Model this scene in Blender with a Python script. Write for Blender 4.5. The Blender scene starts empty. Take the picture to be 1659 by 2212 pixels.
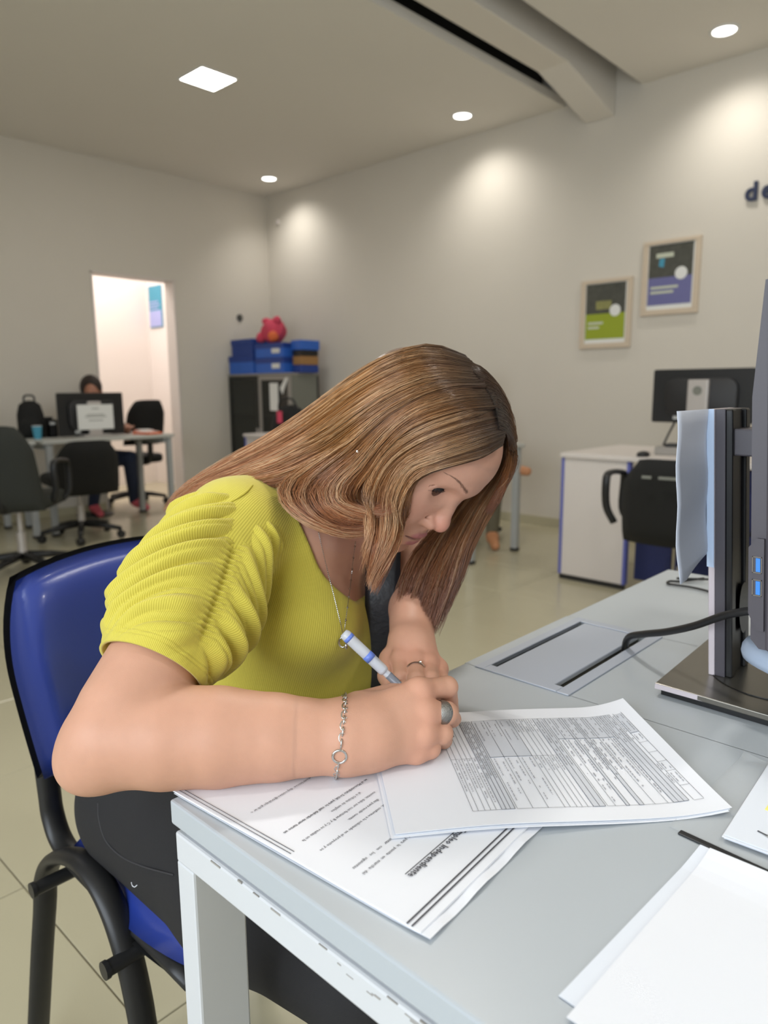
import bpy, bmesh, math, random
import numpy as np
from mathutils import Vector, Matrix
random.seed(7); np.random.seed(7)
scene = bpy.context.scene
COL = scene.collection
R = math.radians
# ---------------------------------------------------------------- camera
FPX, YAW, PITCH, ROLL = 1554.76, R(43.2467), R(9.7438), R(-0.4085)
CAM = np.array([0.559625, -0.30525, 1.11])
FW = np.array([-math.sin(YAW)*math.cos(PITCH), math.cos(YAW)*math.cos(PITCH), -math.sin(PITCH)])
_rt = np.array([math.cos(YAW), math.sin(YAW), 0.0]); _up = np.cross(_rt, FW)
RT = _rt*math.cos(ROLL) + _up*math.sin(ROLL); UP = np.cross(RT, FW)
cam = bpy.data.cameras.new('camera'); camo = bpy.data.objects.new('camera', cam); COL.objects.link(camo)
cam.sensor_fit = 'VERTICAL'; cam.sensor_height = 36.0; cam.lens = FPX/2212*36.0
cam.clip_start = 0.02; cam.clip_end = 60
camo.matrix_world = Matrix(((RT[0], UP[0], -FW[0], CAM[0]), (RT[1], UP[1], -FW[1], CAM[1]), (RT[2], UP[2], -FW[2], CAM[2]), (0, 0, 0, 1)))
cam.dof.use_dof = True; cam.dof.focus_distance = 0.71; cam.dof.aperture_fstop = 5.6
scene.camera = camo
scene.view_settings.view_transform = 'Standard'
try: scene.view_settings.look = 'None'
except Exception: pass
scene.view_settings.gamma = 1.0
scene.view_settings.use_curve_mapping = False
scene.view_settings.exposure = 0.0
# ---------------------------------------------------------------- daylight and world
world = bpy.data.worlds.new('world'); scene.world = world; world.use_nodes = True
world.node_tree.nodes['Background'].inputs[0].default_value = (0.80, 0.90, 1.0, 1); world.node_tree.nodes['Background'].inputs[1].default_value = 1.0
def area_light(name, loc, target, sx, sy, power, color=(1, 1, 1), spread=180):
    l = bpy.data.lights.new(name, 'AREA'); l.shape = 'RECTANGLE'; l.size = sx; l.size_y = sy; l.energy = power; l.color = color
    l.spread = R(spread)
    o = bpy.data.objects.new(name, l); COL.objects.link(o); o.location = loc
    o.rotation_euler = (Vector(target) - Vector(loc)).to_track_quat('-Z', 'Y').to_euler(); return o
area_light('window_daylight', (0.4, -2.45, 1.75), (0.2, 2.0, 1.1), 3.2, 1.7, 104, (0.84, 0.92, 1.0))
area_light('side_window_daylight', (2.92, 1.6, 1.8), (-1.0, 1.6, 0.9), 2.2, 1.6, 9, (0.88, 0.94, 1.0))
# ---------------------------------------------------------------- helpers
def lin(c):
    c = [x/255 if max(c) > 1.0 else x for x in c[:3]]
    return tuple(x/12.92 if x <= .04045 else ((x+.055)/1.055)**2.4 for x in c) + (1,)
MATS = {}
def mat(name, col, rough=.5, metal=0, spec=.5, noise=0, nscale=30, bump=0, bscale=80, trans=0, alpha=1, emit=None, estr=0, coat=0, sss=0, sheen=0):
    m = bpy.data.materials.new(name); m.use_nodes = True; nt = m.node_tree; b = nt.nodes['Principled BSDF']
    c = lin(col)
    b.inputs['Base Color'].default_value = c; b.inputs['Roughness'].default_value = rough; b.inputs['Metallic'].default_value = metal
    b.inputs['Specular IOR Level'].default_value = spec; b.inputs['Transmission Weight'].default_value = trans; b.inputs['Alpha'].default_value = alpha
    b.inputs['Coat Weight'].default_value = coat; b.inputs['Sheen Weight'].default_value = sheen
    if sss: b.inputs['Subsurface Weight'].default_value = sss; b.inputs['Subsurface Radius'].default_value = (.006, .002, .001); b.inputs['Subsurface Scale'].default_value = 1.0
    if emit: b.inputs['Emission Color'].default_value = lin(emit); b.inputs['Emission Strength'].default_value = estr
    tc = None
    if noise or bump:
        tc = nt.nodes.new('ShaderNodeTexCoord')
    if noise:
        n = nt.nodes.new('ShaderNodeTexNoise'); n.inputs['Scale'].default_value = nscale; n.inputs['Detail'].default_value = 5
        nt.links.new(tc.outputs['Object'], n.inputs['Vector'])
        mx = nt.nodes.new('ShaderNodeMix'); mx.data_type = 'RGBA'; nt.links.new(n.outputs['Fac'], mx.inputs[0])
        mx.inputs[6].default_value = tuple(max(0, x*(1-noise)) for x in c[:3])+(1,); mx.inputs[7].default_value = tuple(min(1, x*(1+noise)) for x in c[:3])+(1,)
        nt.links.new(mx.outputs[2], b.inputs['Base Color'])
    if bump:
        n2 = nt.nodes.new('ShaderNodeTexNoise'); n2.inputs['Scale'].default_value = bscale; n2.inputs['Detail'].default_value = 4
        nt.links.new(tc.outputs['Object'], n2.inputs['Vector'])
        bp = nt.nodes.new('ShaderNodeBump'); bp.inputs['Strength'].default_value = bump; bp.inputs['Distance'].default_value = .002
        nt.links.new(n2.outputs['Fac'], bp.inputs['Height']); nt.links.new(bp.outputs[0], b.inputs['Normal'])
    MATS[name] = m
    return m
# geometry as (V, F)
def g_join(*gs):
    V = []; F = []; o = 0
    for v, f in gs:
        V.append(np.asarray(v, float).reshape(-1, 3)); F += [tuple(i+o for i in q) for q in f]; o += len(V[-1])
    return np.concatenate(V), F
def g_xf(g, loc=(0, 0, 0), rot=(0, 0, 0), sc=(1, 1, 1)):
    M = Matrix.LocRotScale(Vector(loc), __import__('mathutils').Euler(rot), Vector(sc))
    A = np.array(M)
    return np.asarray(g[0]) @ A[:3, :3].T + A[:3, 3], g[1]
def g_bm(bm):
    bm.verts.index_update()
    g = np.array([v.co[:] for v in bm.verts]), [tuple(v.index for v in f.verts) for f in bm.faces]
    bm.free(); return g
def g_box(lo, hi, bev=0, seg=2):
    bm = bmesh.new(); bmesh.ops.create_cube(bm, size=1)
    lo = np.array(lo, float); hi = np.array(hi, float); c = (lo+hi)/2; s = hi-lo
    for v in bm.verts: v.co = Vector((c[0]+v.co.x*s[0], c[1]+v.co.y*s[1], c[2]+v.co.z*s[2]))
    if bev: bmesh.ops.bevel(bm, geom=bm.edges[:], offset=min(bev, min(s)*.49), segments=seg, profile=.5, affect='EDGES')
    return g_bm(bm)
def smooth_path(pts, n=6, closed=False):
    P = np.asarray(pts, float); m = len(P); out = []
    for i in range(m if closed else m-1):
        p0 = P[(i-1) % m] if closed or i > 0 else 2*P[0]-P[1]
        p1 = P[i]; p2 = P[(i+1) % m]
        p3 = P[(i+2) % m] if closed or i+2 < m else 2*P[-1]-P[-2]
        for k in range(n):
            t = k/n; out.append(.5*((2*p1)+(-p0+p2)*t+(2*p0-5*p1+4*p2-p3)*t*t+(-p0+3*p1-3*p2+p3)*t**3))
    if not closed: out.append(P[-1])
    return np.array(out)
def g_tube(pts, r, n=10, closed=False, ry=None, up=None, caps=True):
    """swept tube; r scalar or list; ry: second half-axis (oval tube), up: reference normal for the ry axis"""
    P = np.asarray(pts, float); m = len(P)
    rr = np.full(m, r) if np.isscalar(r) else np.asarray(r, float)
    r2 = rr if ry is None else (np.full(m, ry) if np.isscalar(ry) else np.asarray(ry, float))
    T = np.zeros_like(P)
    for i in range(m):
        a = P[(i-1) % m] if closed or i > 0 else P[i]; b = P[(i+1) % m] if closed or i < m-1 else P[i]
        T[i] = (b-a)/max(1e-9, np.linalg.norm(b-a))
    N = np.array(up if up is not None else ([0, 0, 1] if abs(T[0][2]) < .9 else [1, 0, 0]), float)
    V = []
    for i in range(m):
        if up is not None: N = np.array(up, float)
        N = N - T[i]*(N@T[i]); N /= max(1e-9, np.linalg.norm(N)); Bn = np.cross(T[i], N)
        for k in range(n):
            a = 2*math.pi*k/n; V.append(P[i]+Bn*math.cos(a)*rr[i]+N*math.sin(a)*r2[i])
    F = []
    for i in range(m if closed else m-1):
        j = (i+1) % m
        for k in range(n): F.append((i*n+k, i*n+(k+1) % n, j*n+(k+1) % n, j*n+k))
    if not closed and caps: F.append(tuple(range(n-1, -1, -1))); F.append(tuple(range((m-1)*n, m*n)))
    return np.array(V), F
def g_lathe(prof, n=24):
    """profile [(r,z)...] about z"""
    V = []; F = []
    for r, z in prof:
        for k in range(n): a = 2*math.pi*k/n; V.append((r*math.cos(a), r*math.sin(a), z))
    for i in range(len(prof)-1):
        for k in range(n): F.append((i*n+k, i*n+(k+1) % n, (i+1)*n+(k+1) % n, (i+1)*n+k))
    F.append(tuple(range(n-1, -1, -1))); F.append(tuple(range((len(prof)-1)*n, len(prof)*n)))
    return np.array(V), F
def g_prism(poly, z0, z1, bev=0):
    """2D outline (x,y) extruded z0..z1"""
    bm = bmesh.new(); vs = [bm.verts.new((x, y, z0)) for x, y in poly]; f = bm.faces.new(vs)
    r = bmesh.ops.extrude_face_region(bm, geom=[f])
    for v in r['geom']:
        if isinstance(v, bmesh.types.BMVert): v.co.z = z1
    bmesh.ops.recalc_face_normals(bm, faces=bm.faces[:])
    if bev:
        es = [e for e in bm.edges if abs(e.verts[0].co.z-e.verts[1].co.z) < 1e-6]
        bmesh.ops.bevel(bm, geom=es, offset=bev, segments=2, profile=.5, affect='EDGES')
    return g_bm(bm)
def rrect(w, h, r, n=5, cx=0, cy=0):
    pts = []
    for sx, sy, a0 in ((1, 1, 0), (-1, 1, 90), (-1, -1, 180), (1, -1, 270)):
        for k in range(n+1):
            a = R(a0+90*k/n); pts.append((cx+sx*(w/2-r)+r*math.cos(a), cy+sy*(h/2-r)+r*math.sin(a)))
    return pts
def obj(name, g, m, parent=None, smooth=False, world=False, kind=None, label=None):
    V, F = g; V = np.asarray(V, float)
    q = parent
    while world and q is not None: V = V-np.array(q.location); q = q.parent
    me = bpy.data.meshes.new(name); me.from_pydata(V.tolist(), [], F)
    mm = MATS[m] if isinstance(m, str) else m
    me.materials.append(mm)
    if smooth is True: me.polygons.foreach_set('use_smooth', [True]*len(me.polygons))
    elif smooth:
        me.polygons.foreach_set('use_smooth', [True]*len(me.polygons)); me.set_sharp_from_angle(angle=R(smooth))
    me.update()
    o = bpy.data.objects.new(name, me); COL.objects.link(o)
    if parent is not None: o.parent = parent
    if kind: o['kind'] = kind
    if label: o['label'] = label
    return o
def tag(o, label, cat, group=None, kind=None):
    o['label'] = label; o['category'] = cat
    if group: o['group'] = group
    if kind: o['kind'] = kind
    return o
def thing(name, label, cat, loc=(0, 0, 0), rotz=0, group=None):
    o = bpy.data.objects.new(name, None); COL.objects.link(o); o.empty_display_size = .05
    o.location = loc; o.rotation_euler = (0, 0, rotz); return tag(o, label, cat, group)
def struct(name, g, m, parent=None, smooth=False):
    o = obj(name, g, m, parent, smooth)
    if parent is None: o['kind'] = 'structure'
    return o
def g_text(s, size=1.0, bold=0.0, extrude=0.0, res=2, align='LEFT', shear=0.0, space=1.0):
    cu = bpy.data.curves.new('t', 'FONT'); cu.body = s; cu.size = size; cu.offset = bold; cu.extrude = extrude; cu.resolution_u = res
    cu.align_x = align; cu.shear = shear; cu.space_character = space
    o = bpy.data.objects.new('t', cu); COL.objects.link(o)
    dg = bpy.context.evaluated_depsgraph_get(); me = o.evaluated_get(dg).to_mesh()
    V = np.array([v.co[:] for v in me.vertices]).reshape(-1, 3); F = [tuple(p.vertices) for p in me.polygons]
    o.evaluated_get(dg).to_mesh_clear(); bpy.data.objects.remove(o); bpy.data.curves.remove(cu)
    return V, F
def g_frame(g, o, ux, uy, uz=(0, 0, 1)):
    """map local xyz of g to world with axes ux, uy, uz and origin o"""
    V = np.asarray(g[0]); return np.outer(V[:, 0], ux)+np.outer(V[:, 1], uy)+np.outer(V[:, 2], uz)+np.array(o), g[1]
def copy_tree(o, loc, rotz, label=None, parent=None):
    c = o.copy(); COL.objects.link(c)
    if parent is None: c.location = loc; c.rotation_euler = (0, 0, rotz)
    else: c.parent = parent
    if label: c['label'] = label
    for ch in o.children: copy_tree(ch, None, None, None, c)
    return c
# ================================================================= materials
mat('wall_paint', (212, 205, 193), .85, noise=.02, nscale=3, bump=.05, bscale=300)
mat('ceiling_paint', (228, 223, 214), .9, noise=.015, nscale=2)
mat('void_shade', (44, 42, 40), .9)  # dark paint stands in for the shade inside the ceiling slot
mat('beam_paint', (226, 220, 210), .85)
mat('tile_beige', (186, 179, 152), .22, noise=.05, nscale=2.5, coat=.1)
mat('grout', (122, 112, 88), .9)
mat('corridor_white', (238, 230, 226), .8)
mat('white_metal', (225, 225, 222), .4)
mat('light_glow', (255, 255, 250), .5, emit=(255, 252, 244), estr=9)
mat('panel_glow', (255, 255, 250), .5, emit=(255, 252, 246), estr=22)
mat('desk_top', (178, 184, 189), .34, noise=.02, nscale=5, bump=.02, bscale=400)
mat('desk_frame', (205, 207, 210), .42, noise=.02, nscale=8)
mat('scuff', (158, 154, 148), .8)
mat('grommet', (172, 178, 190), .4)
mat('grey_leg', (165, 167, 166), .45)
mat('grey_top', (188, 188, 182), .45)
mat('white_panel', (214, 206, 200), .5)
mat('blue_edge', (98, 104, 176), .5)
mat('blue_panel', (36, 44, 92), .55)
mat('black_plastic', (26, 26, 27), .45)
mat('black_fabric', (24, 24, 23), .9, bump=.2, bscale=600)
mat('dark_grey_fabric', (47, 49, 45), .9, bump=.2, bscale=600)
mat('dark_plastic', (34, 33, 34), .5)
mat('silver', (196, 190, 186), .35, metal=.4)
mat('chrome', (205, 205, 208), .18, metal=1)
mat('frame_wood', (205, 188, 166), .6)
mat('navy', (34, 44, 74), .5)
mat('pale_sheet', (226, 226, 222), .7)
mat('cardboard', (158, 118, 72), .8)
mat('file_blue', (46, 100, 194), .5, noise=.08, nscale=12)
mat('file_blue_dark', (30, 62, 140), .5, noise=.08, nscale=12)
mat('plush_pink', (208, 74, 98), .95, noise=.15, nscale=40, bump=.5, bscale=120)
mat('cabinet_grey', (120, 121, 112), .5)
mat('cabinet_frame', (150, 145, 138), .5)
mat('cabinet_inside', (40, 41, 38), .7)
mat('smoked_glass', (52, 54, 50), .12, spec=.6, alpha=.45)
mat('orange', (228, 110, 60), .6)
mat('teal', (70, 150, 178), .5)
mat('ink', (70, 70, 76), .8)
mat('ink_fine', (158, 158, 164), .8)
mat('ink_dark', (38, 38, 42), .8)
mat('print_grey', (204, 207, 214), .8)
mat('screen_dark', (20, 22, 26), .25)

# ================================================================= shell
CZ = 3.142
XL, YB, XR, YF = -5.94, 4.80, 3.0, -2.6
T = .545
floor = struct('floor', g_box((-7.6, YF, -.08), (XR, YB, -.004)), 'grout')
full = None
xs = [-.5+T*k for k in range(-11, 8)]; ys = [.2+T*k for k in range(-6, 10)]
for x in xs:
    for y in ys:
        lo = (max(x, XL-.15), max(y, YF)); hi = (min(x+T, XR), min(y+T, YB))
        w, d = hi[0]-lo[0], hi[1]-lo[1]
        if w < .03 or d < .03: continue
        g = g_box((.0015, .0015, -.012), (w-.0015, d-.0015, 0), .0012, 1)
        if abs(w-T) < 1e-6 and abs(d-T) < 1e-6 and full is not None:
            o = full.copy(); COL.objects.link(o)
        else:
            o = obj('tile', g, 'tile_beige', floor)
            if abs(w-T) < 1e-6 and abs(d-T) < 1e-6: full = o
        o.location = (lo[0], lo[1], 0)
struct('floor_corridor', g_box((-7.6, 1.0, -.012), (XL-.15, YB, 0)), 'tile_beige')
# ceiling in two fields with the beam slot between them
SX0, SX1 = -2.375, -1.79
ceil = struct('ceiling', g_join(g_box((-7.6, YF, CZ), (SX0, YB, CZ+.06)), g_box((SX1, YF, CZ), (XR, YB, CZ+.06))), 'ceiling_paint')
struct('ceiling_void', g_join(g_box((SX0-.25, YF, CZ+.06), (SX0-.20, YB, CZ+.36)), g_box((SX1+.10, YF, CZ+.06), (SX1+.15, YB, CZ+.36)), g_box((SX0-.25, YF, CZ+.36), (SX1+.15, YB, CZ+.40)), g_box((-7.6, YF, CZ+.061), (SX0-.25, YB, CZ+.12)), g_box((SX1+.15, YF, CZ+.061), (XR, YB, CZ+.12))), 'void_shade')
bx0, bx1 = -2.205, -1.985
hb = g_prism([(YF, CZ+.33), (YF, CZ), (4.13, CZ), (4.795, CZ-.155), (4.795, CZ+.33)], bx0, bx1, .004)
V = hb[0]; hb = (np.stack([V[:, 2], V[:, 0], V[:, 1]], 1), hb[1])
struct('ceiling_beam', hb, 'beam_paint')
struct('wall_back', g_box((-7.6, YB, 0), (XR, YB+.15, CZ+.34)), 'wall_paint')
DY0, DY1, DZ = 2.80, 3.62, 2.155
struct('wall_left', g_join(g_box((XL-.15, YF, 0), (XL, DY0, CZ)), g_box((XL-.15, DY1, 0), (XL, YB, CZ)), g_box((XL-.15, DY0, DZ), (XL, DY1, CZ))), 'wall_paint')
struct('trim_1', g_join(g_box((XL-.16, DY0-.012, 0), (XL+.012, DY0+.006, DZ+.01), .002), g_box((XL-.16, DY1-.006, 0), (XL+.012, DY1+.012, DZ+.01), .002), g_box((XL-.16, DY0-.012, DZ-.004), (XL+.012, DY1+.012, DZ+.014), .002)), 'white_panel')
struct('wall_right', g_join(g_box((XR, YF, 0), (XR+.15, YB, .95)), g_box((XR, YF, 2.65), (XR+.15, YB, CZ)), g_box((XR, YF, .95), (XR+.15, .5, 2.65)), g_box((XR, 2.7, .95), (XR+.15, YB, 2.65))), 'wall_paint')
struct('wall_front', g_join(g_box((XL, YF-.15, 0), (XR, YF, .85)), g_box((XL, YF-.15, 2.65), (XR, YF, CZ)), g_box((XL, YF-.15, .85), (-1.3, YF, 2.65)), g_box((2.1, YF-.15, .85), (XR, YF, 2.65))), 'wall_paint')
mat('window_glass', (240, 245, 248), .05, trans=1.0, spec=.3)
def window(name, lo, hi, axis):
    lo = np.array(lo, float); hi = np.array(hi, float); t = np.array([.04, .04, .04]); gs = []
    a = 1-axis
    for z0, z1 in ((lo[2], lo[2]+.05), (hi[2]-.05, hi[2])):
        l = lo.copy(); h = hi.copy(); l[2] = z0; h[2] = z1; gs.append(g_box(l, h))
    for k in range(4):
        c = lo[a]+(hi[a]-lo[a]-.05)*k/3; l = lo.copy(); h = hi.copy(); l[a] = c; h[a] = c+.05; gs.append(g_box(l, h))
    w = struct(name, g_join(*gs), 'white_metal')
    for k in range(3):
        l = lo.copy(); h = hi.copy(); st = (hi[a]-lo[a]-.05)/3; l[a] = lo[a]+st*k+.05; h[a] = lo[a]+st*(k+1); l[2] += .05; h[2] -= .05
        m = (l[axis]+h[axis])/2; l[axis] = m-.003; h[axis] = m+.003
        obj('window_pane', g_box(l, h), 'window_glass', w)
window('window_1', (-1.3, YF-.11, .85), (2.1, YF-.05, 2.65), 1)
window('window_2', (XR+.05, .5, .95), (XR+.11, 2.7, 2.65), 0)
for nm, lo, hi in (('baseboard_back', (XL, YB-.012, 0), (XR, YB, .07)), ('baseboard_left', (XL, YF, 0), (XL+.012, DY0-.02, .07)), ('baseboard_side', (XL, DY1+.02, 0), (XL+.012, YB, .07))):
    struct(nm, g_box(lo, hi, .003), 'tile_beige')
# corridor behind the door opening
struct('wall_corridor', g_join(g_box((-7.65, 1.0, 0), (-7.5, YB, CZ)), g_box((-7.5, 4.20, 0), (XL-.15, 4.32, CZ)), g_box((-7.5, .9, 0), (XL-.15, 1.0, CZ))), 'corridor_white')
o = obj('corridor_poster', g_box((-7.43, 4.185, 1.83), (-7.15, 4.199, 2.30), .002), 'teal'); tag(o, 'blue poster on the white corridor wall seen through the doorway', 'poster')
mat('poster_lilac', (170, 176, 226), .6)
obj('lower_print', g_box((-7.42, 4.181, 1.84), (-7.16, 4.187, 2.02)), 'poster_lilac', o)
obj('headline', g_join(*[g_box((-7.41, 4.181, 2.04+.035*k), (-7.22+.03*(k % 2), 4.187, 2.055+.035*k)) for k in range(3)]), 'poster_lilac', o)
area_light('corridor_light', (-6.85, 2.9, 3.05), (-6.85, 2.9, 0), .9, 2.2, 46, (1.0, .93, .88))
# ================================================================= ceiling lights
def spot_fixture(x, y, label, power=34):
    t = thing('recessed_spotlight', label, 'ceiling light', (x, y, CZ))
    obj('trim_ring', g_xf(g_lathe([(.062, -.002), (.068, -.007), (.082, -.006), (.085, 0), (.085, .004), (.062, .004)], 32)), 'white_metal', t, 40)
    obj('lens', g_xf(g_lathe([(.0, -.003), (.063, -.003), (.063, .003), (0, .003)], 32)), 'light_glow', t)
    l = bpy.data.lights.new('spot', 'SPOT'); l.energy = power; l.spot_size = R(128); l.spot_blend = 1.0; l.shadow_soft_size = .07; l.color = (1, .97, .92)
    o = bpy.data.objects.new('spot_lamp', l); COL.objects.link(o); o.location = (0, 0, -.02); o.rotation_euler = (R(14), 0, 0); o.parent = t
for x, lb in ((-5.378, 'round recessed ceiling spotlight nearest the room corner above the blue boxes'), (-3.021, 'round recessed ceiling spotlight just left of the ceiling beam'), (-1.128, 'round recessed ceiling spotlight right of the beam above the dark blue letters'), (.85, 'round recessed ceiling spotlight at the far right end of the back wall row')):
    spot_fixture(x, 4.40, lb)
def panel_fixture(x, y, label, power):
    t = thing('ceiling_panel_light', label, 'ceiling light', (x, y, CZ), 0)
    obj('frame', g_join(*[g_box((a, b, -.008), (c, d, .002), .002, 1) for a, b, c, d in ((-.145, -.145, .145, -.13), (-.145, .13, .145, .145), (-.145, -.13, -.13, .13), (.13, -.13, .145, .13))]), 'white_metal', t)
    obj('diffuser', g_box((-.131, -.131, -.005), (.131, .131, .001)), 'panel_glow', t)
    l = bpy.data.lights.new('panel', 'AREA'); l.shape = 'SQUARE'; l.size = .26; l.energy = power; l.color = (1, .96, .90)
    o = bpy.data.objects.new('panel_lamp', l); COL.objects.link(o); o.location = (0, 0, -.012); o.parent = t
panel_fixture(-3.83, 2.69, 'square flush ceiling light panel glowing white over the middle of the room', 8)
panel_fixture(-.9, 1.35, 'square flush ceiling light panel above the writing woman', 26)
panel_fixture(-3.83, -.2, 'square flush ceiling light panel over the empty floor left of the desk', 3)
panel_fixture(1.6, .9, 'square flush ceiling light panel over the right side of the desk', 12)
# ================================================================= wall things
def poster(name, label, x0, x1, z0, z1, colour, lines, seed):
    y = YB
    t = thing(name, label, 'framed poster', ((x0+x1)/2, y, z0)); w = x1-x0; h = z1-z0; rnd = random.Random(seed)
    b = .038
    obj('frame', g_join(g_box((-w/2, -.022, 0), (w/2, -.002, b), .003), g_box((-w/2, -.022, h-b*.7), (w/2, -.002, h), .003), g_box((-w/2, -.022, b), (-w/2+b, -.002, h-b*.7), .003), g_box((w/2-b, -.022, b), (w/2, -.002, h-b*.7), .003)), 'frame_wood', t)
    obj('mat_board', g_box((-w/2+b, -.012, b), (w/2-b, -.004, h-b*.7)), 'pale_sheet', t)
    X0, X1, Z0, Z1 = -w/2+b+.006, w/2-b-.012, b+.030, h-b*.7-.004
    zm = Z0+(Z1-Z0)*.46
    obj('photo_print', g_box((X0, -.0135, zm), (X1, -.0115, Z1)), 'photo_dark', t)
    obj('colour_print', g_box((X0, -.0135, Z0), (X1, -.0115, zm)), colour, t)
    cx, cz, r = X1-.075, zm+.018, .042
    obj('round_emblem', g_xf(g_join(g_lathe([(r*.45, -.001), (r, -.001), (r, .001), (r*.45, .001)], 28), g_lathe([(0, -.0005), (.5*r*.5, -.0005), (.5*r*.5, .0012), (0, .0012)], 16)), (cx, -.0145, cz), (R(90), 0, 0)), 'pale_sheet', t)
    obj('lettering', g_join(*[g_box((X0+.02, -.0140, zm-.075-.032*k), (X0+.02+ln, -.0130, zm-.058-.032*k)) for k, ln in enumerate(lines)]), 'print_pale', t)
    if seed == 1:
        obj('photo_detail', g_join(g_box((X0+.05, -.0142, Z1-.085), (X0+.17, -.0132, Z1-.055))), 'print_pale', t)
        obj('photo_figure', g_join(g_prism([(X0+.07, Z1-.14), (X0+.105, Z1-.15), (X0+.11, Z1-.09), (X0+.075, Z1-.09)], .0133, .0141)), 'teal', t).rotation_euler = (R(90), 0, 0)
    else:
        obj('photo_detail', g_join(g_box((X0+.08, -.0142, zm+.03), (X0+.2, -.0132, zm+.09))), 'olive_print', t)
mat('photo_dark', (74, 74, 66), .5, noise=.5, nscale=28)
mat('print_green', (150, 164, 40), .5); mat('print_purple', (108, 108, 156), .5); mat('print_pale', (196, 200, 180), .5); mat('olive_print', (140, 138, 84), .5, noise=.3, nscale=40)
poster('wall_poster', 'framed poster with a photo above a lime green lower half', -2.185, -1.785, 1.392, 1.885, 'print_green', (.12, .09), 2)
poster('wall_poster', 'framed poster with a photo above a purple lower half, hung higher', -1.718, -1.322, 1.600, 2.098, 'print_purple', (.19, .16), 1)
let = thing('wall_lettering', 'dark blue raised letters high on the back wall at the right edge', 'sign', (-1.075, YB, 2.262))
for ch, x in (('d', 0), ('e', .098)):
    obj('letter', g_frame(g_text(ch, .155, .0045, .008, 4), (x, -.012, 0), (1, 0, 0), (0, 0, 1), (0, -1, 0)), 'navy', let)
sw = thing('wall_button', 'small dark round button on the left wall near the corner', 'switch', (XL, 4.39, 1.86))
obj('button', g_xf(g_lathe([(0, 0), (.035, 0), (.035, .012), (.028, .018), (0, .018)], 20), (0, 0, 0), (0, R(90), 0)), 'dark_plastic', sw)
obj('centre', g_xf(g_lathe([(0, .018), (.014, .018), (.012, .022), (0, .022)], 14), (0, 0, 0), (0, R(90), 0)), 'cabinet_grey', sw)
sn = tag(obj('wall_sensor', g_xf(g_join(g_lathe([(0, 0), (.03, 0), (.03, .015), (.018, .03), (0, .03)], 16)), (-5.75, YB, 2.85), (R(90), 0, 0)), 'white_panel', None, 40), 'small pale sensor high on the back wall beside the corner', 'sensor')
# ================================================================= office furniture behind
def office_chair(label, loc, rotz, fabric='black_fabric', arms=True, back_h=.46, back_w=.44, z0=.54, group=None, logo=False, arm_w=.265):
    t = thing('office_chair', label, 'chair', loc, rotz, group)
    s = g_prism(rrect(.48, .47, .12, 6), .42, .50, .025); obj('seat', s, fabric, t, 50)
    # curved backrest: facing +x, back at -x
    nu, nv = 9, 9; V = []; F = []
    out = []
    for side in (0, 1):
        for j in range(nv):
            for i in range(nu):
                u = i/(nu-1)*2-1; v = j/(nv-1)
                wv = back_w/2*(1-.12*v**2)*(1-.25*max(0, v-.8)/.2*abs(u)**3)
                x = -.23-.10*v+.05*u*u+(.0 if side == 0 else -.055*(1-u**6*.6)*(1-(2*v-1)**8*.6))
                V.append((x, u*wv, z0+v*back_h*(1-.06*abs(u)**4)))
    n = nu*nv
    for j in range(nv-1):
        for i in range(nu-1):
            a = j*nu+i; F.append((a, a+1, a+nu+1, a+nu)); F.append((n+a, n+a+nu, n+a+nu+1, n+a+1))
    rim = [i for i in range(nu)]+[j*nu+nu-1 for j in range(1, nv)]+[(nv-1)*nu+i for i in range(nu-2, -1, -1)]+[j*nu for j in range(nv-2, 0, -1)]
    for a, b in zip(rim, rim[1:]+rim[:1]): F.append((a, n+a, n+b, b))
    bk = obj('backrest', (np.array(V), F), fabric, t, 60)
    if logo: obj('logo', g_join(g_box((-.392, .06, z0+back_h*.80), (-.386, .10, z0+back_h*.83)), g_box((-.392, -.05, z0+back_h*.80), (-.386, .03, z0+back_h*.83))), 'cabinet_grey', bk)
    obj('back_support', g_tube(smooth_path([(-.05, 0, .41), (-.24, 0, .42), (-.29, 0, .50), (-.30, 0, .68)], 5), .012, 8, ry=.03, up=(0, 1, 0)), 'black_plastic', t, True)
    obj('gas_column', g_xf(g_lathe([(.028, .12), (.028, .26), (.016, .262), (.016, .42)], 14)), 'silver', t, 40)
    for k in range(5):
        a = 2*math.pi*k/5+.3; c, s_ = math.cos(a), math.sin(a)
        lg = obj('leg', g_tube([(c*.02, s_*.02, .115), (c*.16, s_*.16, .10), (c*.29, s_*.29, .075)], [.026, .022, .016], 8), 'black_plastic', t, True)
        obj('caster', g_join(g_xf(g_lathe([(0, -.022), (.026, -.022), (.03, -.014), (.03, .014), (.026, .022), (0, .022)], 14), (c*.29, s_*.29, .030), (R(90), 0, a+.6)), g_tube([(c*.29, s_*.29, .03), (c*.29, s_*.29, .08)], .008, 8)), 'black_plastic', lg, 40)
    if arms:
        for sgn in (-1, 1):
            y = sgn*arm_w
            P = smooth_path([(.10, y*.85, .44), (.12, y, .50), (.13, y, .66), (.06, y, .69), (-.10, y, .70), (-.14, y, .66), (-.12, y, .54), (-.10, y*.9, .46)], 4)
            obj('armrest', g_tube(P, .013, 8, ry=.020, up=(0, 1, 0)), 'black_plastic', t, True)
    return t
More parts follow.
